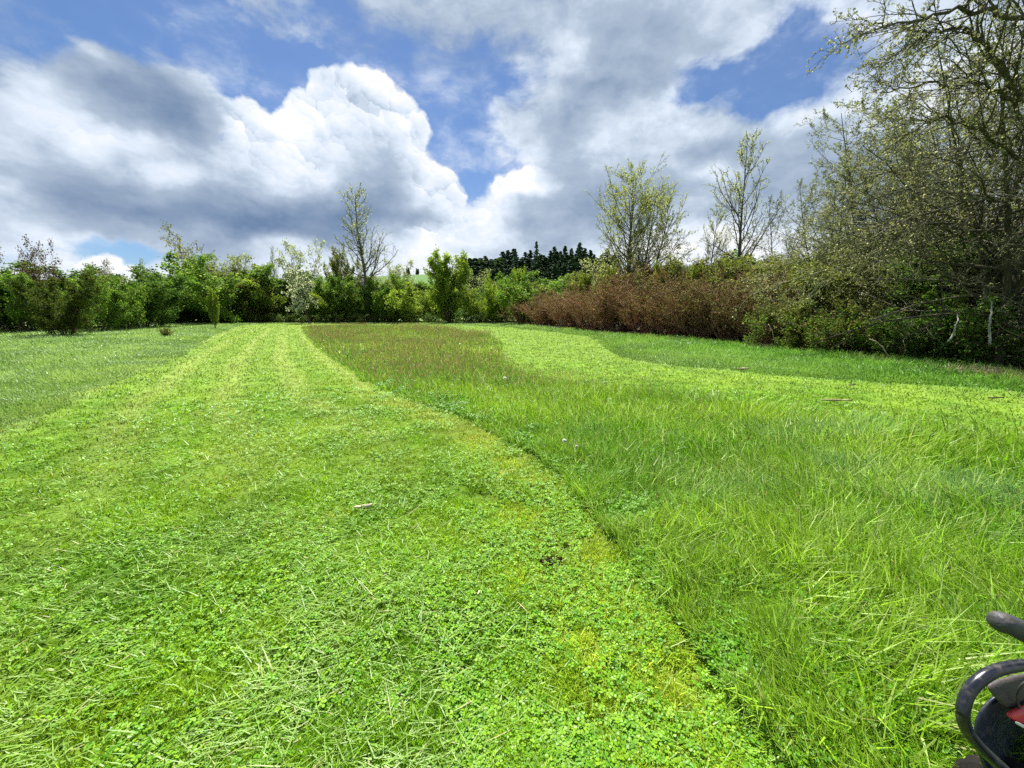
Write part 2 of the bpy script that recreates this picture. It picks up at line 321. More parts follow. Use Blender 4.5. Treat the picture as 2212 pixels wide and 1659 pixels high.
# ------------------------------------------------------------------ ground and hill
def axis(lo, hi, step, far, n):
    a = np.arange(lo, hi + 1e-6, step); k = np.geomspace(1, far, n)
    return np.concatenate([(lo - k)[::-1], a, hi + k])
gx = axis(-50, 40, 0.22, 3000, 26); gy = axis(-4, 70, 0.22, 3000, 26)
X, Y = np.meshgrid(gx, gy); Xf, Yf = X.ravel(), Y.ravel()
inC = inpoly(Xf, Yf, center); inM = inpoly(Xf, Yf, mown) & ~inC
def mown_color(x, y):
    rnd = rng.random(len(x))
    """colour of the cut sward: clippings, yellowed thatch by the uncut edge, painted light and dark of mowing lanes"""
    d = dist_line(x, y, edgeL); r = np.hypot(x, y)
    c = lerp3((0.140, 0.280, 0.014), (0.225, 0.350, 0.034), fbm(x, y, 1.3, 3) * 1.6 - 0.35)
    c = lerp3(c, np.array([[0.075, 0.190, 0.010]]), (fbm(x, y, 0.55, 9) - 0.42) * 2.4)
    c = lerp3(c, np.array([[0.165, 0.250, 0.050]]), .6 * np.clip((r - 6) / 8, 0, 1))
    left = x < np.interp(y, [p[1] for p in edgeL[::-1]], [p[0] for p in edgeL[::-1]])
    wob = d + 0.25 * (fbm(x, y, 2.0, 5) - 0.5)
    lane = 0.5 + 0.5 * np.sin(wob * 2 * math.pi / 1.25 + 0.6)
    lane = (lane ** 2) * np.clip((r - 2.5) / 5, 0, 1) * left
    c = lerp3(c, np.array([[0.235, 0.310, 0.070]]), lane * 0.75)  # pale and dark lanes: light on leaning blades, put into the colour
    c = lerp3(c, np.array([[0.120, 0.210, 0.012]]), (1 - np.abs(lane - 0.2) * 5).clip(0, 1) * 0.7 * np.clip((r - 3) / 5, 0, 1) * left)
    yl = np.exp(-((d - 0.36) / 0.34) ** 2) * np.clip((10 - r) / 4, 0, 1) * left
    yl = yl * np.clip(fbm(x, y, 0.35, 21) * 2.2 - 0.1, 0, 1)
    c = lerp3(c, np.array([[0.38, 0.43, 0.075]]), yl * 0.8 * (rnd < 0.5) + yl * 0.1)
    yl2 = np.clip(fbm(x, y, 0.7, 31) * 4 - 2.6, 0, 1) * np.clip((9 - r) / 5, 0, 1)
    c = lerp3(c, np.array([[0.38, 0.36, 0.10]]), yl2 * (rnd > 0.6) * 0.8)
    c = c * ((0.85 + 0.3 * vn(x, y, 0.3, 77)) * (1.0 + 0.22 * np.clip((7 - r) / 5, 0, 1)))[:, None]
    return c
def tall_color(x, y):
    r = np.hypot(x, y)
    c = lerp3((0.110, 0.265, 0.010), (0.270, 0.430, 0.030), fbm(x, y, 1.1, 41) * 1.8 - 0.4)
    br = np.clip((r - 10) / 12, 0, 1) * np.clip(fbm(x, y, 6, 43) * 2.4 - 0.35, 0, 1)
    return lerp3(c, np.array([[0.19, 0.20, 0.06]]), br * 0.35)
def rough_color(x, y):
    c = lerp3((0.150, 0.255, 0.055), (0.250, 0.350, 0.110), fbm(x, y, 1.6, 51) * 1.8 - 0.4)
    g = np.clip((x - 2) / 8, 0, 1)
    c = lerp3(c, np.array([[0.125, 0.280, 0.035]]), g * 0.8)
    return c
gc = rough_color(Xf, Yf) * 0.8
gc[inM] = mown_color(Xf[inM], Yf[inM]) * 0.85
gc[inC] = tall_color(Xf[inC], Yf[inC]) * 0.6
gc *= (0.48 + 0.55 * np.clip((np.hypot(Xf, Yf) - 3) / 8, 0, 1))[:, None]  # ground near the viewpoint darkened to stand for shade between the blades
outside = (np.abs(Xf) > 45) | (Yf > 66) | (Yf < -3)
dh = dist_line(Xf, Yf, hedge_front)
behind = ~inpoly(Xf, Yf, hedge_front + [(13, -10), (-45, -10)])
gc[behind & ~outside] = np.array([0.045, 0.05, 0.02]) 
nx, ny = len(gx), len(gy)
idx = np.arange(nx * ny).reshape(ny, nx)
quads = np.stack([idx[:-1, :-1], idx[:-1, 1:], idx[1:, 1:], idx[1:, :-1]], -1).reshape(-1, 4)
mg = bpy.data.materials.new('field_soil'); mg.use_nodes = True; t = mg.node_tree; b = NB(t)
p = t.nodes['Principled BSDF']; p.inputs['Roughness'].default_value = 0.95; p.inputs['Specular IOR Level'].default_value = 0.1
at = nn(t, 'ShaderNodeAttribute'); at.attribute_name = 'col'
ge = nn(t, 'ShaderNodeNewGeometry')
n_a = b.noise(ge.outputs['Position'], 30, 4, 0.65); n_b = b.noise(ge.outputs['Position'], 3.1, 4, 0.6)
k = b.m('MULTIPLY', b.m('MULTIPLY_ADD', n_a, 1.1, 0.45), b.m('MULTIPLY_ADD', n_b, 0.7, 0.65))
cgr = b.vm('SCALE', at.outputs['Color'], scale=k)
soil = b.step(n_a, 0.60, 0.68)
cgr = b.mix(b.m('MULTIPLY', soil, 0.6), cgr, (0.05, 0.05, 0.02, 1))
t.links.new(cgr, p.inputs['Base Color'])
bu = nn(t, 'ShaderNodeBump'); bu.inputs['Strength'].default_value = 0.7; bu.inputs['Distance'].default_value = 0.03
t.links.new(n_a, bu.inputs['Height']); t.links.new(bu.outputs[0], p.inputs['Normal'])
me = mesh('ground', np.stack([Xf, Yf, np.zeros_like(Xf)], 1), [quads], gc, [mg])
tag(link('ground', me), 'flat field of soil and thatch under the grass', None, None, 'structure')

def hill_h(x, y):
    up = np.clip((y - 130) / 190, 0, 1); up = up * up * (3 - 2 * up)
    prof = np.interp(x, [-700, -330, -180, -60, -20, 15, 60, 120, 220, 330, 700], [14, 19, 26, 31, 31, 25, 26, 36, 42, 40, 30])
    back = np.clip((y - 420) / 500, 0, 1)
    return prof * up * (1 - 0.6 * back) + 1.5 * (fbm(x, y, 90, 5) - 0.5) * up - 0.5
hx = np.linspace(-700, 700, 141); hy = np.linspace(120, 900, 79)
HX, HY = np.meshgrid(hx, hy); HZ = hill_h(HX.ravel(), HY.ravel())
idx = np.arange(HX.size).reshape(HX.shape)
q = np.stack([idx[:-1, :-1], idx[:-1, 1:], idx[1:, 1:], idx[1:, :-1]], -1).reshape(-1, 4)
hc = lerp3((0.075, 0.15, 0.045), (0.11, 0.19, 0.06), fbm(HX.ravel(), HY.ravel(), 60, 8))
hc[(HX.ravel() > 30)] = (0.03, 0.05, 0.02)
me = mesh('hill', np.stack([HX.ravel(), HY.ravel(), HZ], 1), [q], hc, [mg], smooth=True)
tag(link('hill', me), 'green hill rising beyond the hedgerow', None, None, 'structure')

# ------------------------------------------------------------------ grass
def scatter(n, r0, r1, power, rng, a=64):
    """points around the viewpoint, area density ~ r**-power"""
    e = 2 - power; u = rng.random(n)
    r = (r0 ** e + u * (r1 ** e - r0 ** e)) ** (1 / e) if abs(e) > 1e-6 else r0 * (r1 / r0) ** u
    ph = np.radians(rng.uniform(-a, a, n))
    return r * np.sin(ph), r * np.cos(ph), r
def blades(x, y, z, h, w_, lean, psi, curve, c, rng, phi=None):
    n = len(x)
    if phi is None: phi = rng.uniform(0, math.pi, n)
    wx, wy = np.cos(phi) * w_ / 2, np.sin(phi) * w_ / 2
    dx, dy = np.cos(psi), np.sin(psi)
    V = np.zeros((n, 5, 3), np.float32)
    mx = x + dx * np.sin(lean) * h * .5; my = y + dy * np.sin(lean) * h * .5; mz = z + np.cos(lean) * h * .5
    l2 = lean + curve
    tx = mx + dx * np.sin(l2) * h * .5; ty = my + dy * np.sin(l2) * h * .5; tz = np.maximum(mz + np.cos(l2) * h * .5, 0.004)
    V[:, 0] = np.stack([x - wx, y - wy, z], 1); V[:, 1] = np.stack([x + wx, y + wy, z], 1)
    V[:, 2] = np.stack([mx + wx * .85, my + wy * .85, mz], 1); V[:, 3] = np.stack([mx - wx * .85, my - wy * .85, mz], 1)
    V[:, 4] = np.stack([tx, ty, tz], 1)
    i = np.arange(n, dtype=np.int32)[:, None] * 5
    return V.reshape(-1, 3), i + np.array([[0, 1, 2, 3]], np.int32), i + np.array([[3, 2, 4]], np.int32), np.repeat(c, 5, 0)
def blade_object(name, parts, label, cat, mat=M_grass):
    Vs, Q, T, Cc, off = [], [], [], [], 0
    for (V, q_, t_, c_) in parts:
        Vs.append(V); Q.append(q_ + off); T.append(t_ + off); Cc.append(c_); off += len(V)
    me = mesh(name, np.concatenate(Vs), [np.concatenate(Q), np.concatenate(T)], np.concatenate(Cc), [mat])
    return tag(link(name, me), label, cat, None, 'stuff')
rng = np.random.default_rng(7)
jit = lambda n, a=0.25: (1 + rng.uniform(-a, a, n))[:, None]

def wobc(x, y):
    k = np.clip(np.hypot(x, y) / 6, .35, 1.4); return x + k * (.30 * (fbm(x, y, .45, 221, 3) - .5) + .10 * (vn(x, y, .07, 223) - .5)), y + k * .30 * (fbm(x, y, .45, 231, 3) - .5)
def wob2(x, y): return x + 0.9 * (fbm(x, y, 1.1, 201, 3) - .5) + .2 * (vn(x, y, .12, 205) - .5), y + 0.9 * (fbm(x, y, 1.1, 211, 3) - .5)
# mown sward
x, y, r = scatter(1050000, 0.75, 62, 2.35, rng)
wx_, wy_ = wob2(x, y)
cx_, cy_ = wobc(x, y)
k = inpoly(wx_, wy_, mown) & ~inpoly(cx_, cy_, center); x, y, r = x[k], y[k], r[k]; n = len(x)
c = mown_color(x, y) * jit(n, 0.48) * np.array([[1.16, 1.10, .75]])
hgt = rng.uniform(0.014, 0.070, n) * (0.5 + 1.0 * fbm(x, y, 0.25, 61))
hole = np.clip(fbm(x, y, 0.12, 63) * 6 - 2.1, 0.08, 1)       # thin spots
kk = rng.random(n) < hole
x, y, r, c, hgt = x[kk], y[kk], r[kk], c[kk], hgt[kk]; n = len(x)
hgt = hgt * (1 + np.clip(r - 6, 0, 30) * 0.02)
cut = blades(x, y, 0 * x, hgt, np.maximum(0.0062, 0.0013 * r) * rng.uniform(.4, 1.5, n), rng.uniform(0.1, 1.15, n), rng.uniform(0, 2 * math.pi, n), rng.uniform(0, .7, n), c, rng)
blade_object('mown_grass', [cut], 'short pale green mown grass of the sweeping cut lanes', 'grass')

# loose clippings lying on the sward
x, y, r = scatter(115000, 0.8, 45, 2.25, rng)
k = inpoly(x, y, mown) & ~inpoly(x, y, center); x, y, r = x[k], y[k], r[k]
dl = dist_line(x, y, edgeL)
keep = rng.random(len(x)) < np.clip(0.25 + (dl - 0.9) * 0.45, 0.12, 1) * np.clip(fbm(x, y, 0.5, 71) * 2.4 - 0.4, 0.1, 1)
x, y, r = x[keep], y[keep], r[keep]; n = len(x)
c = lerp3((0.150, 0.300, 0.030), (0.270, 0.410, 0.080), rng.random(n)) * jit(n, .2)
st = rng.random(n) < 0.03; c[st] = np.array([0.45, 0.40, 0.20])
psi = rng.normal(0.25, 0.75, n) + math.pi * (rng.random(n) < .5)
cl = blades(x, y, rng.uniform(0.02, 0.045, n), rng.gamma(2.0, 0.026, n) + 0.015, np.maximum(0.0042, 0.0012 * r) * rng.uniform(.5, 1.4, n),
            rng.uniform(1.20, 1.62, n), psi, rng.uniform(-.12, .12, n), c, rng, phi=psi + math.pi / 2)
blade_object('grass_clippings', [cl], 'long loose grass clippings strewn flat over the mown sward', 'grass clippings')

# clover: three leaflets on a short stalk
def clover(x, y, z, s, c, rng):
    n = len(x); V = np.zeros((n, 3, 5, 3), np.float32)
    rot = rng.uniform(0, 2 * math.pi, n); tx = rng.normal(0, .28, n); ty = rng.normal(0, .28, n)
    for j in range(3):
        a = rot + j * 2.094
        pts = [(0.04, 0), (0.55, -0.42), (0.98, -0.22), (0.98, 0.22), (0.55, 0.42)]
        for q_, (u, v) in enumerate(pts):
            px = (u * np.cos(a) - v * np.sin(a)) * s; py = (u * np.sin(a) + v * np.cos(a)) * s
            pz = z + px * tx + py * ty + (abs(v) * 0.35) * s
            V[:, j, q_] = np.stack([x + px, y + py, pz], 1)
    i = np.arange(n * 3, dtype=np.int32)[:, None] * 5
    return V.reshape(-1, 3), [i + np.array([[0, 1, 2, 3, 4]], np.int32)], np.repeat(c, 15, 0)
x, y, r = scatter(230000, 0.8, 9, 2.0, rng)
inc = inpoly(x, y, center); d = dist_line(x, y, edgeL)
pr = np.where(inc, np.exp(-d / (0.35 + .35 * np.clip(3 - r, 0, 1))) * (1.0 + .8 * np.clip(3 - r, 0, 1)) + 0.05, np.exp(-d / 1.8) * .6 + 0.22) * np.clip(fbm(x, y, 0.35, 81) * 3.2 - 1.05, 0, 1)
k = (rng.random(len(x)) < pr) & inpoly(x, y, mown + []) | (inc & (rng.random(len(x)) < pr)); x, y, r, inc, d = x[k], y[k], r[k], inc[k], d[k]; n = len(x)
c = lerp3((0.090, 0.270, 0.014), (0.245, 0.430, 0.018), rng.random(n) * np.where(inc, .35, 1)) * jit(n, .2)
z = np.where(inc, rng.uniform(0.03, 0.05, n) + rng.uniform(0, 1, n) * np.clip(0.04 + d * 0.25, 0, .12), rng.uniform(0.022, 0.05, n))
V, Fc, Cc = clover(x, y, z, rng.uniform(0.005, 0.018, n) * np.where(inc, 1.3, 1.0) * np.maximum(1, r / 4), c, rng)
tag(link('clover', mesh('clover', V, Fc, Cc, [M_grass])), 'clover leaves spread along the edge of the uncut grass', 'clover', None, 'stuff')

# uncut meadow grass in the middle
def tall_set(n0, r0, r1, pw, hh, seed, wf=1.0):
    x, y, r = scatter(n0, r0, r1, pw, rng)
    cx_, cy_ = wobc(x, y); k = inpoly(cx_, cy_, center); x, y, r = x[k], y[k], r[k]; n = len(x)
    d = dist_line(x, y, edgeL)
    c = tall_color(x, y) * jit(n, 0.5)
    gl = np.clip(fbm(x, y, 0.8, 141) * 4 - 2.3, 0, 1) * np.clip(x / 2.5, 0, 1); c = lerp3(c, np.array([[0.20, 0.36, 0.17]]), gl * .75 * (rng.random(n) < .7))
    lt = rng.random(n); c = lerp3(c, np.array([[0.40, 0.52, 0.17]]), (lt > (0.88 if wf == 1 else .72)) * 0.8)
    c = lerp3(c, np.array([[0.33, 0.32, 0.15]]), (lt < 0.025) * 0.9)
    c[:, :] *= 1.0
    clump = fbm(x, y, 0.6, seed)
    h = hh * (0.55 + 0.75 * clump) * rng.uniform(.55, 1.15, n) * np.clip(0.60 + d * 0.7 + .5 * (vn(x, y, .25, 7) - .5), .2, 1)
    psi = 2 * math.pi * vn(x, y, 0.8, seed + 5) + rng.normal(0, 1.0, n)
    ed = rng.random(n) < np.exp(-d / .10) * .7; psi[ed] = math.radians(200) + rng.normal(0, .5, ed.sum())
    return blades(x, y, 0 * x, h, wf * np.maximum(0.0058, 0.00125 * r) * rng.uniform(.5, 1.3, n), np.abs(rng.normal(0.15, .28, n)),
                  psi, rng.gamma(2.0, .33, n), c, rng)
t1 = tall_set(800000, 0.8, 60, 2.1, 0.25, 91)
t2 = tall_set(110000, 0.8, 20, 2.0, 0.38, 95, 1.5)
blade_object('uncut_grass', [t1, t2], 'long green uncut grass standing between the two mown lanes', 'grass')

# seed heads over the far part of it
x, y, r = scatter(420000, 2.5, 58, 1.75, rng)
k = inpoly(x, y, center); x, y, r = x[k], y[k], r[k]
k = rng.random(len(x)) < np.clip((r - 6.0) / 10, 0.01, .42) * np.clip(fbm(x, y, 3.5, 43) * 2.8 - .7, .06, 1) * np.clip(1.3 - np.clip(x + 0.3, 0, 9) * .27, 0.08, 1)
x, y, r = x[k], y[k], r[k]; n = len(x)
d = dist_line(x, y, edgeL); x0 = np.clip(0.45 + d * .9, 0.4, 1)
c = lerp3((0.20, 0.15, 0.065), (0.34, 0.26, 0.13), rng.random(n)) * jit(n, .25)
hs = rng.uniform(.24, .42, n) * x0; psi = rng.uniform(0, 6.28, n); ln = np.abs(rng.normal(0, .16, n))
head = blades(x + np.cos(psi) * np.sin(ln) * hs, y + np.sin(psi) * np.sin(ln) * hs, np.cos(ln) * hs, rng.uniform(.035, .075, n), np.maximum(.006, .0012 * r), ln, psi, rng.uniform(0, .5, n), c, rng)
cs = lerp3((0.10, 0.15, 0.04), (0.17, 0.17, 0.07), rng.random(n))
stem = blades(x, y, 0 * x, hs * 1.02, np.maximum(.002, .0005 * r), ln, psi, 0 * x, cs, rng)
blade_object('seed_heads', [head, stem], 'reddish brown seed heads of the uncut grass', 'seed heads')

# rough grass: left margin and right verge
x, y, r = scatter(1000000, 3.0, 70, 1.85, rng)
wx_, wy_ = wob2(x, y)
k = ~inpoly(wx_, wy_, mown) & ~inpoly(x, y, center); x, y, r = x[k], y[k], r[k]
hp = inpoly(x, y, hedge_front + [(13, -10), (-60, -10), (-60, 62)])
dh = dist_line(x, y, hedge_front)
k = (hp | (dh < 1.0)) & (rng.random(len(x)) < 0.9); x, y, r, dh = x[k], y[k], r[k], dh[k]; n = len(x)
dm = np.minimum(dist_line(x, y, roughL), dist_line(x, y, verge))
right = x > -0.5
c = rough_color(x, y) * jit(n, .3) * 1.18
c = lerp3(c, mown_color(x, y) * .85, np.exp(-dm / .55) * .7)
pale = np.clip(fbm(x, y, 1.7, 101) * 3 - 1.3, 0, 1) * ~right
c = lerp3(c, np.array([[0.23, 0.34, 0.17]]), pale * 0.6)
dry = (right & (x > 4)) * np.clip(1.0 - dh / 1.1, 0, 1) * np.clip(fbm(x, y, 0.9, 103) * 3 - 1.2, 0, 1)
c = lerp3(c, np.array([[0.34, 0.28, 0.17]]), (rng.random(n) < dry * .9) * 0.95)
h = np.where(right, .30, .21) * (.5 + .8 * fbm(x, y, .9, 105)) * rng.uniform(.5, 1.2, n) * np.clip(.35 + dm * .5, 0, 1)
psi = 2 * math.pi * vn(x, y, 1.0, 107) + rng.normal(0, 1.0, n)
rg = blades(x, y, 0 * x, h, np.maximum(.0045, .00125 * r) * rng.uniform(.6, 1.25, n), np.abs(rng.normal(.2, .3, n)), psi, rng.gamma(2., .4, n), c, rng)
blade_object('rough_grass', [rg], 'tufted unmown grass along the margins below the hedges', 'grass')

# ------------------------------------------------------------------ woody plants
def interp_poly(PL, R, pi, t):
    K = PL.shape[1]; f = t * (K - 1); i = np.minimum(f.astype(int), K - 2); u = (f - i)[:, None]
    a, b_ = PL[pi, i], PL[pi, i + 1]
    pos = a * (1 - u) + b_ * u; tan = b_ - a; tan /= np.linalg.norm(tan, axis=1, keepdims=True) + 1e-9
    rr = R[pi, i] * (1 - u[:, 0]) + R[pi, i + 1] * u[:, 0]
    return pos, tan, rr
def polyline(pos, d, L, K, up, wander, rng, droop=0.0):
    n = len(pos); out = np.zeros((n, K, 3)); out[:, 0] = pos; d = d.copy()
    for k in range(1, K):
        d = d + rng.normal(0, wander, (n, 3)); d[:, 2] += up - droop * k / K
        d /= np.linalg.norm(d, axis=1, keepdims=True) + 1e-9
        out[:, k] = out[:, k - 1] + d * (L / (K - 1))[:, None]
    return out
def children(PL, R, Lp, nc, t0, t1, ang, ratio, K, up, wander, rng, shape=None, rscale=.6, rmin=.004, taper=.25, droop=0, flat=0):
    N = len(PL); pi = np.repeat(np.arange(N), nc); m = len(pi)
    t = t0 + (t1 - t0) * ((np.tile(np.arange(nc), N) + rng.uniform(0, 1, m)) / nc)
    pos, tan, rr = interp_poly(PL, R, pi, t)
    ref = rng.normal(0, 1, (m, 3)); ref[:, 2] *= (1 - flat)
    perp = ref - tan * np.sum(ref * tan, 1, keepdims=True); perp /= np.linalg.norm(perp, axis=1, keepdims=True) + 1e-9
    a = np.radians(rng.normal(ang, ang * .22, m))[:, None]
    d = tan * np.cos(a) + perp * np.sin(a)
    sh = shape(t) if shape else 1 - .55 * t
    L = Lp[pi] * ratio * sh * rng.uniform(.65, 1.25, m)
    r0 = np.maximum(np.minimum(rr * rscale, L * .03), rmin)
    out = polyline(pos, d, L, K, up, wander, rng, droop)
    Rn = r0[:, None] * np.linspace(1, taper, K)[None, :]
    return out, Rn, L
def tubes(PL, R, ns):
    N, K, _ = PL.shape
    tan = np.zeros_like(PL); tan[:, 1:-1] = PL[:, 2:] - PL[:, :-2]; tan[:, 0] = PL[:, 1] - PL[:, 0]; tan[:, -1] = PL[:, -1] - PL[:, -2]
    tan /= np.linalg.norm(tan, axis=2, keepdims=True) + 1e-9
    ref = np.where(np.abs(tan[:, :1, 2:]) > .8, np.array([1., .2, 0]), np.array([.1, .2, 1.]))
    u = np.cross(tan, np.broadcast_to(ref, tan.shape)); u /= np.linalg.norm(u, axis=2, keepdims=True) + 1e-9
    v = np.cross(tan, u)
    a = np.arange(ns) * 2 * math.pi / ns
    V = PL[:, :, None, :] + (u[:, :, None, :] * np.cos(a)[None, None, :, None] + v[:, :, None, :] * np.sin(a)[None, None, :, None]) * R[:, :, None, None]
    base = (np.arange(N)[:, None, None] * K + np.arange(K - 1)[None, :, None]) * ns
    j = np.arange(ns)[None, None, :]; j2 = (j + 1) % ns
    Fq = np.stack([base + j, base + j2, base + ns + j2, base + ns + j], -1).reshape(-1, 4)
    return V.reshape(-1, 3), Fq
def leaves(pts, size, rng, asp=.45, flat=0.0):
    n = len(pts); a = rng.normal(0, 1, (n, 3)); a[:, 2] *= (1 - flat); a /= np.linalg.norm(a, axis=1, keepdims=True) + 1e-9
    b_ = rng.normal(0, 1, (n, 3)); b_[:, 2] *= (1 - flat); b_ -= a * np.sum(a * b_, 1, keepdims=True); b_ /= np.linalg.norm(b_, axis=1, keepdims=True) + 1e-9
    s = (size * rng.uniform(.6, 1.3, n))[:, None]
    V = np.stack([pts - a * s * .5, pts + b_ * s * asp, pts + a * s * .5, pts - b_ * s * asp], 1)
    return V.reshape(-1, 3), np.arange(n * 4).reshape(-1, 4)
class Part:
    def __init__(s): s.V, s.F, s.C, s.M, s.n = [], [], [], [], 0
    def add(s, V, Fq, c, mi):
        s.V.append(V); s.F.append(Fq + s.n); s.M.append(np.full(len(Fq), mi))
        c = np.asarray(c, float); s.C.append(np.broadcast_to(c, (len(V), 3)) if c.ndim == 1 else c); s.n += len(V)
    def mesh(s, name, mats): return mesh(name, np.concatenate(s.V), [np.concatenate(s.F)], np.concatenate(s.C), mats, np.concatenate(s.M))
def bark_color(V, c0, c1, rng):
    return lerp3(c0, c1, fbm(V[:, 0] + V[:, 2], V[:, 1] + V[:, 2] * .7, .7, 3) * 1.6 - .3)
def add_leaves(part, PL, R, per, size, spread, pal, rng, t0=.15, mi=1, asp=.45, clump=1.6, flat=0.0, keep=1.0):
    N = len(PL); pi = np.repeat(np.arange(N), per); t = rng.uniform(t0, 1, len(pi))
    if keep < 1: k = rng.random(len(pi)) < keep; pi, t = pi[k], t[k]
    pos, _, _ = interp_poly(PL, R, pi, t)
    pos = pos + rng.normal(0, spread, pos.shape)
    pos[:, 2] = np.maximum(pos[:, 2], .04)
    V, Fq = leaves(pos, size, rng, asp, flat)
    f = fbm(pos[:, 0] + .6 * pos[:, 2], pos[:, 1] - .8 * pos[:, 2], clump, 11) * 2.0 - .5 + rng.normal(0, .22, len(pos))
    c = lerp3(pal[0], pal[1], f) * 1.15
    hl = rng.random(len(pos)) < .06
    if len(pal) > 2: hl = rng.random(len(pos)) < pal[3]; c[hl] = pal[2]
    part.add(V, Fq, np.repeat(c, 4, 0), mi)

def make_tree(name, seed, H, r0=None, clear=.12, ang=(48, 42, 40), n=(16, 8, 6, 0), ratio=(.42, .45, .45), up=(.10, .05, .02), wander=(.05, .12, .18, .22),
              shape=None, leader=1, spread=.15, lsize=.08, lper=5, lspread=.06, pal=None, bark=((.075, .06, .05), (.13, .11, .085)), twig=None, ltrunk=0, asp=.45,
              droop=0, twr=.006, flat=0, keep=1.0, lt0=.15, mat=None):
    """trunk(s) with three or four orders of branches and small leaves; returns (trunk mesh, crown mesh)"""
    rng = np.random.default_rng(seed); twig = twig or bark; r0 = r0 or H * .011
    base = np.zeros((leader, 3)); d = np.zeros((leader, 3)); d[:, 2] = 1
    if leader > 1:
        a = rng.uniform(0, 6.28, leader); s_ = spread * rng.uniform(.3, 1.1, leader)
        br_ = H * (.02 if spread < .5 else .17 * spread) * rng.uniform(.2, 1, leader); base[:, 0], base[:, 1] = np.cos(a) * br_, np.sin(a) * br_
        d[:, 0], d[:, 1] = np.cos(a) * s_, np.sin(a) * s_; d /= np.linalg.norm(d, axis=1, keepdims=True)
    L0 = np.full(leader, H * 1.0) * (rng.uniform(.7, 1.02, leader) if leader > 1 else 1)
    K0 = 14
    T = polyline(base, d, L0, K0, .02, wander[0], rng)
    R0 = r0 * (1 if leader == 1 else .6) * np.linspace(1, .10, K0)[None, :] * np.ones((leader, 1)); R0[:, 0] *= 1.35
    shape = shape or (lambda t: 1.05 - .8 * t)
    A, RA, LA = children(T, R0, L0, n[0], clear, .97, ang[0], ratio[0], 8, up[0], wander[1], rng, shape, .55, .012, droop=droop)
    B, RB, LB = children(A, RA, LA, n[1], .15, .98, ang[1], ratio[1], 6, up[1], wander[2], rng, None, .55, twr * 1.4, droop=droop)
    Cc, RC, LC = children(B, RB, LB, n[2], .1, 1., ang[2], ratio[2], 4, up[2], wander[3], rng, None, .6, twr, droop=droop)
    tr = Part(); cr_ = Part()
    for PL, R, ns in ((T, R0, 8), (A, RA, 5)):
        V, Fq = tubes(PL, R, ns); tr.add(V, Fq, bark_color(V, bark[0], bark[1], rng), 0)
    for PL, R, ns in ((B, RB, 3), (Cc, RC, 3)):
        V, Fq = tubes(PL, R, ns); cr_.add(V, Fq, bark_color(V, twig[0], twig[1], rng), 0)
    last, Rl = Cc, RC
    if n[3]:
        Dd, RD, LD = children(Cc, RC, LC, n[3], .1, 1., 42, .5, 3, 0, .2, rng, None, .6, twr)
        V, Fq = tubes(Dd, RD, 3); cr_.add(V, Fq, bark_color(V, twig[0], twig[1], rng), 0)
        last, Rl = Dd, RD
    if lper: add_leaves(cr_, last, Rl, lper, lsize, lspread, pal, rng, lt0, asp=asp, flat=flat, keep=keep)
    if lper: add_leaves(cr_, B, RB, max(1, lper // 2), lsize, lspread, pal, rng, .3, asp=asp, flat=flat, keep=keep)
    if ltrunk: add_leaves(cr_, A, RA, ltrunk, lsize, lspread * 2, pal, rng, .1, asp=asp)
    mats = [M_bark, mat or M_leaf]
    Vc = np.concatenate(cr_.V); top = float(np.percentile(Vc[:, 2], 99.9))
    print(name, 'top', round(top, 1), 'of', H, 'radius', round(float(np.percentile(np.hypot(Vc[:, 0], Vc[:, 1]), 97)), 1), 'faces', len(Vc) // 4)
    return tr.mesh(name + '_trunk', mats), cr_.mesh(name + '_crown', mats), top
def put(proto, name, x, y, H, rz, label, cat, group=None, wide=1.0, tint=(1, 1, 1), z=0, names=('trunk', 'crown')):
    if name in ('hedge_shrub', 'leafy_shrub', 'hedge_tree'): wide *= 1.3
    if name == 'hedge_shrub' and y > 50: wide *= .9 + .35 * ((x * 3.3) % 1)
    if name == 'thicket_shrub': wide *= 1.35; H *= 0.86 + 0.3 * ((x * 7.13 + y * 3.7) % 1)
    o = empty(name, (x, y, z), rz); s = H / proto[2]; o.scale = (s * wide, s * wide, s)
    for nm, me in zip(names, proto[:2]):
        c_ = link(nm, me, o); c_.color = (*tint, 1)
    tag(o, label, cat, group); return o
green = ((.065, .140, .016), (.150, .250, .030), (.28, .34, .08), .08)
yell = ((.125, .200, .018), (.240, .330, .036), (.34, .38, .09), .08)
olive = ((.075, .105, .018), (.160, .180, .040), (.28, .28, .11), .10)
dark = ((.035, .085, .012), (.095, .170, .022), (.20, .26, .06), .06)
bronze = ((.120, .125, .035), (.210, .235, .055), (.36, .35, .17), .12)
pale = ((.20, .24, .09), (.32, .36, .17), (.46, .48, .30), .15)
brown = ((.075, .055, .045), (.13, .10, .08)); redb = ((.24, .115, .075), (.42, .22, .145))
PR = {}
def bush(key, seed, pal, H=7, **kw):
    a = dict(leader=12, spread=.75, clear=.06, n=(11, 7, 5, 0), ratio=(.36, .5, .5), ang=(45, 45, 45), up=(.06, .02, 0), lsize=.15, lper=5, lspread=.13, pal=pal,
             bark=brown, wander=(.09, .14, .2, .25), shape=lambda t: 1.1 - .6 * t, twr=.007)
    a.update(kw); PR[key] = make_tree(key, seed, H, **a)
bush('shrub_green', 1, green); bush('shrub_yellow', 2, yell); bush('shrub_olive', 3, olive); bush('shrub_dark', 4, dark, lper=6)
bush('shrub_upright', 5, yell, spread=.28, ang=(28, 30, 35), leader=11)
bush('shrub_bronze', 6, bronze, lper=2, lsize=.13, keep=.9, leader=4, spread=.4, clear=.15, twr=.010)
bush('shrub_airy', 7, pale, lper=2, lsize=.12, leader=4, spread=.4, clear=.2, twr=.009, keep=.9)
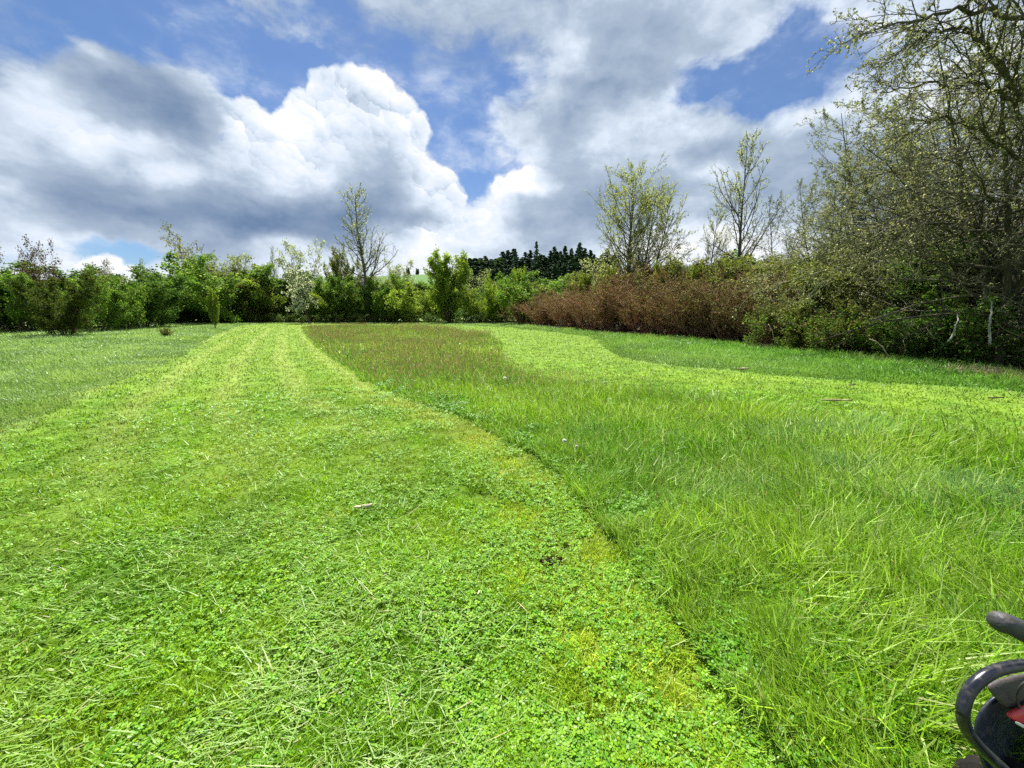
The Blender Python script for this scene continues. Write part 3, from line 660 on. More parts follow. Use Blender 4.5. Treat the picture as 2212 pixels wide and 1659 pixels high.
bush('thicket_red', 8, ((.085, .075, .022), (.13, .12, .03), (.20, .12, .08), .2), H=4, leader=34, spread=.62, n=(9, 5, 4, 0), ang=(24, 26, 30), ratio=(.4, .5, .5), lsize=.06, lper=1, lspread=.05,
     bark=redb, twig=redb, r0=.035, twr=.0065)
bush('thicket_olive', 9, olive, H=4.5, leader=26, spread=.6, n=(9, 6, 4, 0), ang=(28, 30, 34), lsize=.075, lper=3, lspread=.08, bark=((.08, .05, .03), (.15, .10, .06)), r0=.035, twr=.005)
bush('bramble', 10, ((.050, .130, .016), (.120, .220, .035), (.26, .30, .11), .07), H=1.7, leader=22, spread=1.3, n=(6, 5, 4, 0), ang=(40, 40, 45), ratio=(.5, .5, .5), lsize=.06, lper=2, lspread=.05,
     bark=((.12, .07, .05), (.2, .13, .09)), r0=.02, twr=.003, droop=.12)
bush('hawthorn', 12, ((.045, .10, .015), (.10, .16, .03), (.78, .78, .68), .48), H=7, leader=4, spread=.5, clear=.32, n=(12, 8, 6, 0), ang=(62, 50, 40), up=(-.02, -.03, -.02), lsize=.115, lper=5, lspread=.06, droop=.22)
PR['tall_sparse'] = make_tree('tall_sparse', 21, 21.0, r0=.26, clear=.25, n=(44, 9, 6, 0), ratio=(.34, .42, .42), ang=(56, 40, 38), up=(.10, .08, .05), twr=.017,
                              shape=lambda t: np.interp(t, [0, .25, .36, .5, .7, 1], [.6, 1.0, 1.1, .55, .5, .22]), lsize=.16, lper=1, lspread=.05, pal=pale, bark=((.08, .07, .06), (.15, .13, .11)))
PR['vase_tree'] = make_tree('vase_tree', 22, 16.0, r0=.28, leader=5, spread=.30, clear=.22, n=(24, 9, 7, 0), ratio=(.36, .46, .45), ang=(56, 42, 40), up=(.10, .06, .03), twr=.010, wander=(.03, .1, .16, .2),
                            shape=lambda t: np.interp(t, [0, .2, .5, .8, 1], [.5, .9, 1.0, .7, .35]), lsize=.10, lper=3, lspread=.05, pal=((.20, .23, .05), (.32, .36, .10), (.46, .50, .22), .15), bark=((.075, .065, .05), (.13, .115, .09)))
PR['spire_tree'] = make_tree('spire_tree', 24, 15.0, wander=(.022, .12, .18, .22), r0=.17, clear=.26, n=(30, 10, 6, 0), ratio=(.33, .42, .42), ang=(46, 38, 36), up=(.13, .08, .05), twr=.009,
                             shape=lambda t: np.interp(t, [0, .3, .5, .8, 1], [.7, 1.0, .95, .5, .25]), lsize=.10, lper=2, lspread=.04, pal=pale, bark=((.06, .055, .05), (.12, .11, .09)))
lich = ((.065, .060, .045), (.20, .20, .12))
catk = ((.12, .13, .05), (.24, .25, .11), (.42, .43, .26), .14)
PR['big_bare'] = make_tree('big_bare', 31, 13.0, r0=.24, leader=3, spread=.42, clear=.08, n=(24, 9, 7, 3), ratio=(.50, .42, .42), ang=(62, 44, 42), up=(.03, .03, .0), twr=.0045,
                           shape=lambda t: 1.15 - .62 * t, lsize=.045, lper=1, lspread=.03, pal=catk, bark=((.035, .03, .025), (.10, .095, .06)), twig=lich, wander=(.07, .12, .18, .22), droop=.05)
PR['mid_bare'] = make_tree('mid_bare', 32, 12.0, r0=.15, leader=2, spread=.26, clear=.10, n=(26, 8, 6, 3), ratio=(.36, .44, .42), ang=(46, 40, 38), up=(.10, .05, .02), twr=.0045,
                           shape=lambda t: 1.15 - .75 * t, lsize=.055, lper=2, lspread=.03, pal=((.11, .14, .06), (.20, .23, .11), (.36, .39, .25), .2), bark=((.06, .055, .045), (.12, .11, .08)), twig=lich)
def fir(seed, H=24):
    rng = np.random.default_rng(seed)
    T = polyline(np.zeros((1, 3)), np.array([[0, 0, 1.]]), np.array([H]), 10, .02, .01, rng); R0 = H * .012 * np.linspace(1, .08, 10)[None]
    A, RA, LA = children(T, R0, np.array([H]), 110, .08, .995, 82, .24, 5, -.01, .05, rng, lambda t: np.clip(1.02 - t, .03, 1) ** .85, .3, .03, droop=.10)
    B, RB, LB = children(A, RA, LA, 7, .1, 1, 50, .35, 3, 0, .1, rng, None, .5, .02, flat=.7)
    tr = Part(); cr_ = Part(); V, Fq = tubes(T, R0, 6); tr.add(V, Fq, (.05, .04, .03), 0)
    V, Fq = tubes(A, RA, 3); cr_.add(V, Fq, (.05, .04, .03), 0)
    pal_ = ((.032, .066, .034), (.072, .120, .062), (.08, .13, .06), .05)  # lighter blue-green: distance haze put into the needle colour
    add_leaves(cr_, A, RA, 9, .95, .12, pal_, rng, .05, flat=.4, asp=.3); add_leaves(cr_, B, RB, 5, .85, .14, pal_, rng, .0, flat=.4, asp=.3)
    mats = [M_bark, M_needle]
    return tr.mesh('fir_trunk', mats), cr_.mesh('fir_crown', mats), H
FIR = [fir(41), fir(42), fir(43)]
PR['round_far'] = make_tree('round_far', 44, 16, leader=4, spread=.35, clear=.3, n=(12, 6, 4, 0), lsize=.7, lper=5, lspread=.4, pal=((.03, .065, .015), (.06, .105, .025), (.1, .14, .04), .1), twr=.02)

def stand(key, name, dx, Yd, top, label, cat='shrub', group=None, wide=1.0, tint=(1, 1, 1), rz=None, xdy=None):
    H = max(.3, P(dx, top, Yd)[2]); X_ = P(dx, xdy if xdy else (top + 700) / 2, Yd)[0]
    rz = rz if rz is not None else (dx * 1.37 + Yd) % 6.28
    return put(PR[key], name, X_, Yd, H, rz, label, cat, group, wide, tint)

g1 = 'shrubs of the hedgerow across the far end of the field'
for key, nm, dx, Yd, top, wd, lab in (
    ('shrub_dark', 'hedge_shrub', 350, 56, 585, 1.0, 'dark leafy shrub at the left end of the far hedge, beside a shadowy hollow'),
    ('shrub_bronze', 'budding_tree', 400, 60, 492, .8, 'bronze-green budding tree rising above the far hedge left of the hawthorn'),
    ('shrub_dark', 'hedge_shrub', 425, 62, 590, 1.1, 'dark green shrub directly below the bronze budding tree'),
    ('shrub_green', 'hedge_shrub', 490, 59, 560, .95, 'rounded mid green shrub behind the small stalky bush in the grass'),
    ('shrub_olive', 'hedge_shrub', 548, 61, 572, .9, 'dull olive brown shrub between the rounded green shrub and the bare saplings'),
    ('shrub_yellow', 'hedge_shrub', 610, 62, 575, .9, 'yellow green shrub just left of the white hawthorn'),
    ('shrub_airy', 'budding_tree', 645, 66, 515, .8, 'pale airy tree with tiny new leaves standing above the white hawthorn'),
    ('shrub_green', 'hedge_shrub', 690, 62, 600, .9, 'green shrub filling the hedge behind the white hawthorn'),
    ('shrub_yellow', 'hedge_shrub', 735, 60, 612, .8, 'low yellow green shrub between the hawthorn and the tall bare tree'),
    ('shrub_olive', 'ivy_clad_tree', 745, 68, 528, .42, 'slim brownish tree clad in ivy just left of the tall bare tree'),
    ('shrub_dark', 'hedge_shrub', 790, 61, 600, .9, 'dark shrub around the foot of the tall bare tree'),
    ('shrub_green', 'hedge_shrub', 835, 60, 590, .8, 'green shrub at the right foot of the tall bare tree'),
    ('shrub_airy', 'budding_tree', 872, 66, 562, .7, 'small airy sapling tree right of the tall bare tree'),
    ('shrub_yellow', 'hedge_shrub', 885, 59, 602, .95, 'broad yellow green shrub below the distant green hillside'),
    ('shrub_upright', 'hedge_tree', 968, 57, 543, .75, 'upright bushy green tree with bare dark stems at its foot'),
    ('shrub_yellow', 'hedge_shrub', 1040, 56, 595, .6, 'bright yellow green shrub right of the upright bushy tree'),
    ('shrub_green', 'hedge_shrub', 1075, 58, 608, .6, 'small green shrub between two bright yellow green ones'),
    ('shrub_upright', 'hedge_shrub', 1120, 58, 580, .5, 'bright upright yellow green shrub at the left end of the reddish thicket'),
):
    stand(key, nm, dx, Yd, top, lab, 'tree' if 'tree' in nm else 'shrub', g1, wd)
for i, (dx, top, key) in enumerate(((370, 600, 'shrub_dark'), (450, 590, 'shrub_green'), (530, 585, 'shrub_dark'), (590, 590, 'shrub_green'), (660, 598, 'shrub_dark'), (720, 600, 'shrub_green'), (770, 605, 'shrub_dark'),
                                    (850, 605, 'shrub_olive'), (920, 608, 'shrub_green'), (1000, 605, 'shrub_dark'), (1070, 608, 'shrub_olive'), (1150, 600, 'shrub_green'))):
    stand(key, 'hedge_shrub', dx, 71, top, 'shrub in the back row of the far hedge, filling the gaps', 'shrub', 'back row of the far hedge', 1.25)
for i, dx in enumerate(range(380, 1130, 46)):
    stand('bramble', 'bramble', dx, 57.5 - (dx > 1000) * 2, 676, 'low dark bramble at the foot of the far hedge', 'bramble', 'brambles along the foot of the far hedge', 1.3, (.8, .75, .7))
stand('hawthorn', 'hawthorn', 668, 55, 582, 'hawthorn with drooping branches full of white blossom', 'tree', None, .88)
stand('tall_sparse', 'bare_tree', 787, 60, 390, 'tallest bare tree of the far hedge, narrow top over a spreading lower crown', 'tree', None, 1.08)
stand('spire_tree', 'bare_sapling', 592, 64, 528, 'thin bare sapling poking above the far hedge', 'tree', None, .45)
stand('spire_tree', 'bare_sapling', 318, 52, 555, 'thin twiggy sapling above the left hedge before the blue gap in the clouds', 'tree', None, .5)

g2 = 'shrubs of the near clump on the left'
for key, nm, dx, Yd, top, wd, lab, tint in (
    ('shrub_green', 'leafy_shrub', 15, 31, 600, .9, 'green shrub cut by the left edge of the view', (1, 1, 1)),
    ('shrub_dark', 'leafy_shrub', 70, 34, 588, 1.1, 'dense green shrub behind the purple-leaved tree', (1.2, 1.2, 1)),
    ('shrub_bronze', 'plum_tree', 88, 33, 512, .62, 'small tree with dark purplish leaves standing above the left shrubs', (.55, .42, .75)),
    ('shrub_bronze', 'plum_tree', -12, 31, 525, .5, 'dark twiggy tree at the very left edge of the view', (.6, .5, .7)),
    ('shrub_dark', 'leafy_shrub', 125, 26.5, 604, .66, 'nearest dark shrub of the left clump, standing forward on the rough grass', (.75, .58, .6)),
    ('shrub_green', 'leafy_shrub', 200, 32, 612, .7, 'bright green shrub in the middle of the left clump', (1, 1, 1)),
    ('shrub_bronze', 'budding_tree', 232, 36, 562, .6, 'small twiggy tree showing above the middle of the left clump', (.7, .65, .8)),
    ('shrub_green', 'leafy_shrub', 262, 36, 618, .6, 'green shrub with pale sprays of blossom at its right side', (1, 1, 1)),
    ('shrub_dark', 'leafy_shrub', 300, 41, 592, .9, 'dark shrub at the right end of the left clump', (1, 1, 1)),
    ('shrub_dark', 'leafy_shrub', 160, 40, 600, 1.5, 'wide dark shrub at the back of the left clump', (1, 1, 1)),
    ('shrub_dark', 'leafy_shrub', 30, 42, 600, 1.4, 'dark shrub far behind the left edge of the clump', (1, 1, 1)),
):
    stand(key, nm, dx, Yd, top - (16 if 'shrub' in nm else 4), lab, 'tree' if 'tree' in nm else 'shrub', g2, wd, tint)
stand('hawthorn', 'hawthorn', 292, 37, 600, 'low hawthorn with a few whitish sprays in the left clump', 'tree', None, .6, (.75, .8, .7))
stand('shrub_upright', 'stalky_bush', 463, 38, 622, 'small stalky bush alone in the grass beside the left lane', 'bush', None, .45, (.8, .8, .9), xdy=690)

# right-hand boundary: red-brown thicket in front, greener shrubs behind
g3 = 'clumps of the reddish brown thicket'
for i, (dx, Yd, top, lab) in enumerate((
    (1128, 50, 648, 'leftmost and farthest clump of the reddish brown thicket'),
    (1175, 45, 634, 'second clump from the far end of the reddish thicket'),
    (1225, 40, 622, 'reddish clump below the dark firs on the hill'),
    (1275, 35.5, 615, 'reddish clump left of the vase-shaped tree'),
    (1330, 32, 592, 'reddish clump to the lower left of the vase-shaped tree'),
    (1390, 28.5, 585, 'reddish brown clump right below the vase-shaped tree'),
    (1450, 26.5, 582, 'reddish brown clump to the lower right of the vase-shaped tree'),
    (1512, 24.2, 580, 'reddish brown clump midway between the two tall budding trees'),
    (1578, 22.4, 580, 'brown clump below the slender spire tree'),
    (1648, 20.4, 585, 'nearest and rightmost clump of the reddish brown thicket'))):
    stand('thicket_red', 'thicket_shrub', dx, Yd, top, lab, 'shrub', g3, 1.15, (1, 1, 1) if dx < 1500 else (.85, 1.0, .9))
for dx, Yd, top, lab in (
    (1150, 52, 640, 'small reddish clump squeezed between the first two clumps of the thicket'), (1200, 46, 628, 'small reddish clump behind the second and third clumps'),
    (1250, 41, 618, 'reddish clump behind, below the gap between hill firs and vase-shaped tree'), (1302, 36, 612, 'reddish clump behind, left below the vase-shaped tree'),
    (1360, 32.5, 585, 'taller reddish clump directly in front of the vase-shaped tree'), (1422, 29.5, 578, 'taller reddish clump in the second row, right of the vase-shaped tree'),
    (1482, 27.3, 574, 'taller brown clump in the second row left of the spire-shaped tree'), (1545, 25.3, 570, 'taller brown clump in the second row nearly below the spire-shaped tree'),
    (1612, 23.4, 570, 'taller brown clump in the second row right below the spire-shaped tree'), (1725, 17.9, 655, 'low reddish clump just past the thicket, before the brambles'), (1785, 16.9, 660, 'low brown clump behind the first brambles'), (1850, 16.2, 660, 'low brown clump under the outermost mossy limb'), (1700, 20.5, 575, 'brown twiggy clump where the thicket meets the brambles')):
    stand('thicket_red', 'thicket_shrub', dx, Yd, top, lab, 'shrub', g3, 1.15, (1, 1, 1) if dx < 1450 else (.8, 1.0, .85))
for dx, Yd, top, lab in ((1262, 39, 590, 'slim yellow-green sapling in the far part of the reddish thicket'), (1318, 33.5, 578, 'slim leafy sapling growing through the thicket left of the vase-shaped tree'),
    (1435, 29, 566, 'slim leafy sapling growing through the thicket right of the vase-shaped tree'), (1500, 26, 572, 'slim leafy sapling between the two tall budding trees'),
    (1575, 24.6, 560, 'slim leafy sapling left below the spire-shaped tree'), (1655, 22, 566, 'slim leafy sapling right below the spire-shaped tree'), (1722, 19.5, 570, 'slim leafy sapling where the thicket ends')):
    stand('shrub_upright', 'leafy_sapling', dx, Yd, top, lab, 'sapling', 'slim saplings growing through the thicket', .55, (.85, .75, .9))
for dx, Yd, top, lab in ((455, 63, 548, 'airy pale shrub top between the bronze tree and the rounded green shrub'), (525, 64, 552, 'airy pale shrub top above the dull olive shrub'),
    (575, 65, 556, 'airy greyish shrub top left of the thin bare sapling'), (825, 65, 566, 'airy pale shrub top at the right of the tall bare tree'), (1010, 62, 580, 'airy pale shrub top right of the upright bushy tree')):
    stand('shrub_airy', 'airy_shrub', dx, Yd, top, lab, 'shrub', g1, 1.1, (.75, .8, .7))
g4 = 'olive shrubs behind the reddish thicket'
for dx, Yd, top, key, lab in (
    (1185, 54, 590, 'shrub_green', 'green shrub behind the far end of the reddish thicket'),
    (1255, 48, 586, 'shrub_olive', 'olive shrub above the thicket, in front of the firs'),
    (1325, 40, 560, 'shrub_airy', 'pale-leaved shrub overlapping the left of the vase-shaped tree'),
    (1395, 34, 568, 'shrub_olive', 'olive shrub wrapped around the trunk of the vase-shaped tree'),
    (1470, 31.5, 560, 'thicket_olive', 'olive twiggy shrub just right of the vase-shaped tree'),
    (1545, 28.5, 556, 'thicket_olive', 'olive twiggy shrub left of the slender spire tree'),
    (1620, 26, 552, 'shrub_olive', 'olive shrub around the trunk of the slender spire tree'),
    (1690, 23.5, 535, 'thicket_olive', 'olive twiggy shrub right of the slender spire tree'),
    (1755, 21, 550, 'thicket_olive', 'olive shrub where the overhanging bare branches begin'),
    (1700, 18.3, 640, 'thicket_olive', 'low brown-green shrub just beyond the end of the reddish thicket'),
    (1765, 17, 640, 'thicket_olive', 'low shrub under the outermost overhanging branches'),
    (1840, 17.5, 560, 'shrub_olive', 'olive shrub beneath the middle of the overhanging branches'),
    (1930, 17, 560, 'thicket_olive', 'twiggy shrub deep in the shade under the bare trees'),
    (2010, 16.5, 540, 'shrub_dark', 'dark leafy shrub behind the nearer bare trees'),
    (2100, 16, 520, 'shrub_olive', 'olive shrub in the shade left of the biggest trunk'),
    (2210, 15, 500, 'shrub_dark', 'dark shrub behind the biggest trunk at the right edge'),
    (1795, 16.3, 645, 'thicket_olive', 'brown-green shrub just behind the dry brambles'),
    (1880, 15.6, 650, 'thicket_olive', 'brown-green shrub behind the green-leaved brambles'),
    (1970, 15.0, 640, 'thicket_olive', 'brown-green shrub under the long low branch'),
    (2055, 14.4, 630, 'thicket_olive', 'brown-green shrub behind the crooked white dead stem'),
    (2140, 13.8, 620, 'shrub_green', 'leafy green shrub behind the straight white dead stem'),
    (2230, 13.2, 610, 'shrub_green', 'leafy green shrub low at the right edge of the view'),
    (2320, 14, 480, 'shrub_dark', 'dark shrub beyond the right edge trees'),
    (1600, 38, 560, 'shrub_dark', 'dark shrub far behind the slender spire tree'),
    (1750, 34, 540, 'shrub_dark', 'dark shrub far back behind the outermost overhanging branches'),
    (1900, 30, 520, 'shrub_dark', 'dark shrub far back under the bare tree crowns'),
    (2080, 26, 500, 'shrub_dark', 'dark shrub far back near the right edge')):
    stand(key, 'hedge_shrub', dx, Yd, top, lab, 'shrub', g4, 1.1)
g5 = 'brambles at the foot of the right-hand hedge'
rb = random.Random(9)
BR = ('dry brown bramble tangle just past the end of the reddish thicket', 'brownish bramble with a pale dead cane poking out', 'low bramble behind the tan dead grass', 'arching bramble under the outermost overhanging branches',
      'bramble with dry grass caught at its front', 'green-leaved bramble below the long low branch', 'loose bramble right of the long low branch', 'bramble left of the crooked white dead stem', 'bramble around the crooked white dead stem',
      'bramble between the two white dead stems', 'bramble around the straight white dead stem', 'bright green bramble right of the straight white stem', 'dark green bramble at the right edge of the view')
for i, (dx, Yd) in enumerate(((1700, 16.8), (1750, 15.9), (1800, 15.2), (1850, 14.7), (1900, 14.2), (1950, 13.8), (2000, 13.4), (2045, 13.0), (2085, 12.7), (2120, 12.4), (2160, 12.1), (2200, 11.8), (2245, 11.5))):
    H = rb.uniform(1.1, 2.2); X_ = P(dx, 740, Yd)[0]
    put(PR['bramble'], 'bramble', X_, Yd + rb.uniform(-.1, .6), H, rb.uniform(0, 6), BR[i], 'bramble', g5, rb.uniform(.8, 1.2), (1, 1, 1) if dx > 1880 else (1.1, .85, .85))
stand('vase_tree', 'budding_tree', 1372, 35, 316, 'vase-shaped tree in fresh yellow-green bud above the reddish thicket', 'tree', None, 1.0, xdy=450)
stand('spire_tree', 'slender_tree', 1612, 30, 268, 'slender spire-shaped tree in bud with dark twigs against pale cloud', 'tree', None, .95, xdy=450)
stand('spire_tree', 'slender_tree', 1530, 33, 440, 'short bare tree left of the spire-shaped one', 'tree', None, .9, (1, 1, .9))
stand('mid_bare', 'slender_tree', 1700, 27, 400, 'twiggy tree between the spire-shaped one and the overhanging branches', 'tree', None, .9)
near_trees = []
for key, dx, Yd, top, rz, wd, lab in (
    ('mid_bare', 1800, 23, 350, 1.0, 1.1, 'outermost pale-budded tree of the tall group on the right'),
    ('mid_bare', 1900, 20, 215, 2.2, 1.1, 'pale-budded tree whose top meets the bright cloud edge'),
    ('mid_bare', 1985, 18.5, 110, 3.9, 1.0, 'tall pale-budded tree behind the darkest crowns'),
    ('big_bare', 2110, 14.5, 10, .6, 1.1, 'dark lichen-covered tree with long low branches reaching left over the verge'),
    ('big_bare', 2260, 11.5, -150, 2.9, 1.0, 'biggest dark bare tree at the right edge, its limbs cut by the frame'),
    ('big_bare', 2440, 10.5, -60, 4.4, 1.0, 'bare tree mostly beyond the right edge of the view'),
    ('mid_bare', 2160, 15.5, -20, 1.9, 1.2, 'tall pale-budded tree filling the upper right behind the dark limbs'),
    ('big_bare', 2015, 17.5, 150, 1.7, .85, 'dense dark bare tree between the pale-budded ones and the lichen-covered one'),
    ('mid_bare', 1850, 21.5, 290, .3, 1.1, 'low pale-budded tree squeezed between the outermost two'),
    ('mid_bare', 2100, 19, 60, 5.5, 1.2, 'bare tree behind the dark lichen-covered one')):
    o = stand(key, 'bare_tree', dx, Yd, top, lab, 'tree', 'bare trees on the right', wd, (1, 1, 1), rz, xdy=max(top, 250) + 100)
    if key == 'big_bare' and dx in (2110, 2260): near_trees.append(o)

# distant firs
rr = random.Random(5); nf = 0
sky_line = [(1000, 572), (1040, 566), (1080, 566), (1110, 560), (1140, 560), (1160, 545), (1190, 552), (1220, 548), (1250, 545), (1290, 548), (1320, 555), (1400, 560), (1600, 556), (1700, 520), (1760, 500), (2000, 480)]
for row, (Yd, dtop) in enumerate(((300, 0), (275, 14), (250, 28), (225, 42))):
    dx = 1000 + row * 7
    while dx < 1325:
        top = np.interp(dx, [p[0] for p in sky_line], [p[1] for p in sky_line]) + dtop - 8 + rr.uniform(-12, 10) + 8 * math.sin(dx * .05)
        X_, _, Zt = P(dx, top, Yd); zb = float(hill_h(np.array([X_]), np.array([Yd]))[0]) - .5
        H = max(12, Zt - zb)
        put(FIR[nf % 3], 'fir_tree', X_, Yd, H, rr.uniform(0, 6), 'dark fir tree in the wood on the distant hill', 'fir', 'firs of the wood on the distant hill', 1.25 * 24 / H * rr.uniform(1.15, 1.6), z=zb)
        nf += 1; dx += rr.uniform(8, 15)
for dx, top, lab in ((1158, 522, 'tallest dark fir, its pointed tip above the rest of the wood'), (1113, 538, 'isolated pointed fir left of the tallest one')):
    X_, _, Zt = P(dx, top, 262); zb = float(hill_h(np.array([X_]), np.array([262]))[0]) - .5
    put(FIR[1], 'fir_tree', X_, 262, Zt - zb, 1, lab, 'fir', None, .8, z=zb)
for dx, top, Yd, lab in ((1040, 560, 268, 'rounded broadleaf tree at the left end of the fir wood'), (1082, 556, 268, 'second rounded broadleaf tree in the fir wood'), (880, 578, 330, 'small distant tree left on the green hillside crest'), (902, 580, 330, 'small distant tree right on the green hillside crest')):
    X_, _, Zt = P(dx, top, Yd); zb = float(hill_h(np.array([X_]), np.array([Yd]))[0]) - .5
    put(PR['round_far'], 'broadleaf_tree', X_, Yd, max(6, Zt - zb), dx, lab, 'tree', None, .9, z=zb)

# ------------------------------------------------------------------ small things in the grass
def smooth_path(pts, K):
    pts = np.array(pts); n = len(pts); out = []
    for u in np.linspace(0, n - 1 - 1e-6, K):
        i = int(u); f = u - i; p0, p1, p2, p3 = pts[max(i - 1, 0)], pts[i], pts[i + 1], pts[min(i + 2, n - 1)]
        out.append(.5 * (2 * p1 + (p2 - p0) * f + (2 * p0 - 5 * p1 + 4 * p2 - p3) * f * f + (3 * p1 - p0 - 3 * p2 + p3) * f ** 3))
    return np.array(out)
def tube_obj(name, pts, rad, mat, colr, parent=None, ns=8, caps=True):
    PL = np.array(pts, float)[None]; R_ = np.array(rad, float)[None] if np.ndim(rad) else np.full((1, len(pts)), rad)
    V, Fq = tubes(PL, R_, ns); K = len(pts)
    fs = [Fq]
    if caps: fs.append(np.array([list(range(ns))[::-1], list(range((K - 1) * ns, K * ns))]))
    return link(name, mesh(name, V, fs, np.broadcast_to(np.array(colr, float), (len(V), 3)), [mat], smooth=True), parent)
rs = np.random.default_rng(77)
def stick(name, dx, dy, length, rad, ang, colr, label, cat, lift=.02, bend=.1):
    x0, y0 = G(dx, dy); K = 9; t = np.linspace(-.5, .5, K)
    pts = np.stack([x0 + np.cos(ang) * t * length + rs.normal(0, rad * .25, K) - np.sin(ang) * bend * length * (t * t - .1), y0 + np.sin(ang) * t * length + rs.normal(0, rad * .25, K), np.full(K, lift) + rs.normal(0, rad * .15, K)], 1)
    R_ = rad * (1 - .5 * np.abs(t) ** 2) * rs.uniform(.75, 1.15, K)
    return tag(tube_obj(name, pts, R_, M_bark, colr, ns=7), label, cat)
stick('bark_piece', 787, 1104, .14, .015, .35, (.46, .40, .28), 'pale weathered piece of bark lying on the left mown lane', 'bark', .045)
stick('wood_piece', 1605, 801, .32, .03, .1, (.36, .31, .22), 'pale piece of wood lying on the far mown lane before the verge', 'wood', .06)
stick('wood_piece', 1805, 875, .50, .018, -.05, (.36, .29, .15), 'long tan strip of wood beyond the uncut grass', 'wood', .09)
stick('dead_stick', 2150, 867, .30, .014, .1, (.08, .06, .045), 'short dark stick on the mown lane near the right edge', 'stick', .07)
stick('dead_stick', 1840, 838, .22, .016, .4, (.12, .10, .07), 'short brown stick at the edge of the verge', 'stick', .07)
stick('twig', 1034, 1297, .03, .0045, 1.3, (.55, .50, .38), 'tiny pale twig end standing in the clover', 'twig', .05)
stick('twig', 1130, 1330, .10, .0022, 2.2, (.45, .36, .22), 'thin tan twig on the mown grass near the burrow hole', 'twig', .05)
def dandelion(dx, dy, h, r_, label):
    x0, y0 = G(dx, dy, h); o = empty('dandelion_clock', (x0, y0, 0))
    tube_obj('stalk', [(0, 0, 0), (.004, 0, h * .5), (0, .003, h - r_)], .0022, M_grass, (.20, .30, .08), o, 5)
    n = 420; v = rs.normal(0, 1, (n, 3)); v /= np.linalg.norm(v, axis=1, keepdims=True)
    PL = np.stack([v * r_ * .15, v * r_], 1) + np.array([0, 0, h]); V, Fq = tubes(PL, np.full((n, 2), .00035), 3)
    V2, F2 = leaves(v * r_ + np.array([0, 0, h]), r_ * .35, rs)
    link('seed_head', mesh('seed_head', np.concatenate([V, V2]), [np.concatenate([Fq, F2 + len(V)])], np.full((len(V) + len(V2), 3), .78), [M_grass]), o)
    tag(o, label, 'dandelion')
dandelion(1219, 952, .26, .020, 'white dandelion clock at the edge of the uncut grass, nearest one')
dandelion(1246, 964, .20, .014, 'smaller dandelion clock just right of the nearest one')
dandelion(1090, 817, .36, .030, 'white dandelion clock farther off among the brownish seed heads')
# burrow hole: a crumbly ring of bare soil
x0, y0 = G(1190, 1222); n = 260
a = rs.uniform(0, 6.28, n); q_ = .055 * np.sqrt(rs.uniform(.05, 1, n))
cen = np.stack([x0 + np.cos(a) * q_ * 1.3, y0 + np.sin(a) * q_ * .9, rs.uniform(.008, .035, n)], 1)
PL = np.stack([cen, cen + rs.normal(0, .006, (n, 3))], 1)
V, Fq = tubes(PL, np.full((n, 2), .006) * rs.uniform(.5, 1.3, (n, 1)), 5)
tag(link('burrow_hole', mesh('burrow_hole', V, [Fq], lerp3((.03, .022, .015), (.09, .06, .035), rs.random(len(V))), [M_bark])), 'small burrow hole with loose dark soil in the yellowed grass', 'burrow')
# dead stems at the foot of the right-hand trees
def cane(name, pts, rad, colr, label, cat='dead sapling'):
    w3 = [np.array(P(dx, dy, Yd)) for dx, dy, Yd in pts]; base = w3[0]
    K = 14; t = np.linspace(0, 1, K); seg = np.linspace(0, 1, len(w3))
    pp = np.stack([np.interp(t, seg, [q[i] for q in w3]) for i in range(3)], 1); pp[1:-1] += rs.normal(0, rad * .22, (K - 2, 3))
    return tag(tube_obj(name, pp, rad * np.linspace(1, .45, K), M_bark, colr, ns=6), label, cat)
cane('dead_sapling', ((2138, 745, 11.0), (2137, 700, 11.0), (2142, 672, 11.1), (2141, 650, 11.2)), .035, (.42, .41, .36), 'straight white dead stem at the foot of the right-hand trees')
cane('dead_sapling', ((2048, 738, 11.6), (2060, 722, 11.6), (2064, 705, 11.6), (2070, 690, 11.7), (2068, 678, 11.8)), .032, (.36, .35, .30), 'crooked white dead stem left of the straight one')
cane('dead_cane', ((1918, 768, 12.9), (1905, 748, 12.9), (1893, 738, 13.0), (1878, 732, 13.2)), .022, (.50, .42, .30), 'arched pale cane in front of the brambles')
cane('dead_cane', ((1675, 742, 16.6), (1668, 715, 16.6), (1660, 700, 16.8)), .022, (.42, .34, .26), 'thin pale cane at the foot of the thicket end')
cane('fallen_branch', ((1880, 692, 12.8), (1930, 676, 12.8), (1990, 655, 12.6), (2070, 640, 12.4), (2160, 636, 12.2), (2240, 640, 12.0)), .040, (.16, .145, .10), 'long low leafless branch hanging across the right-hand brambles', 'branch')
from mathutils import Matrix
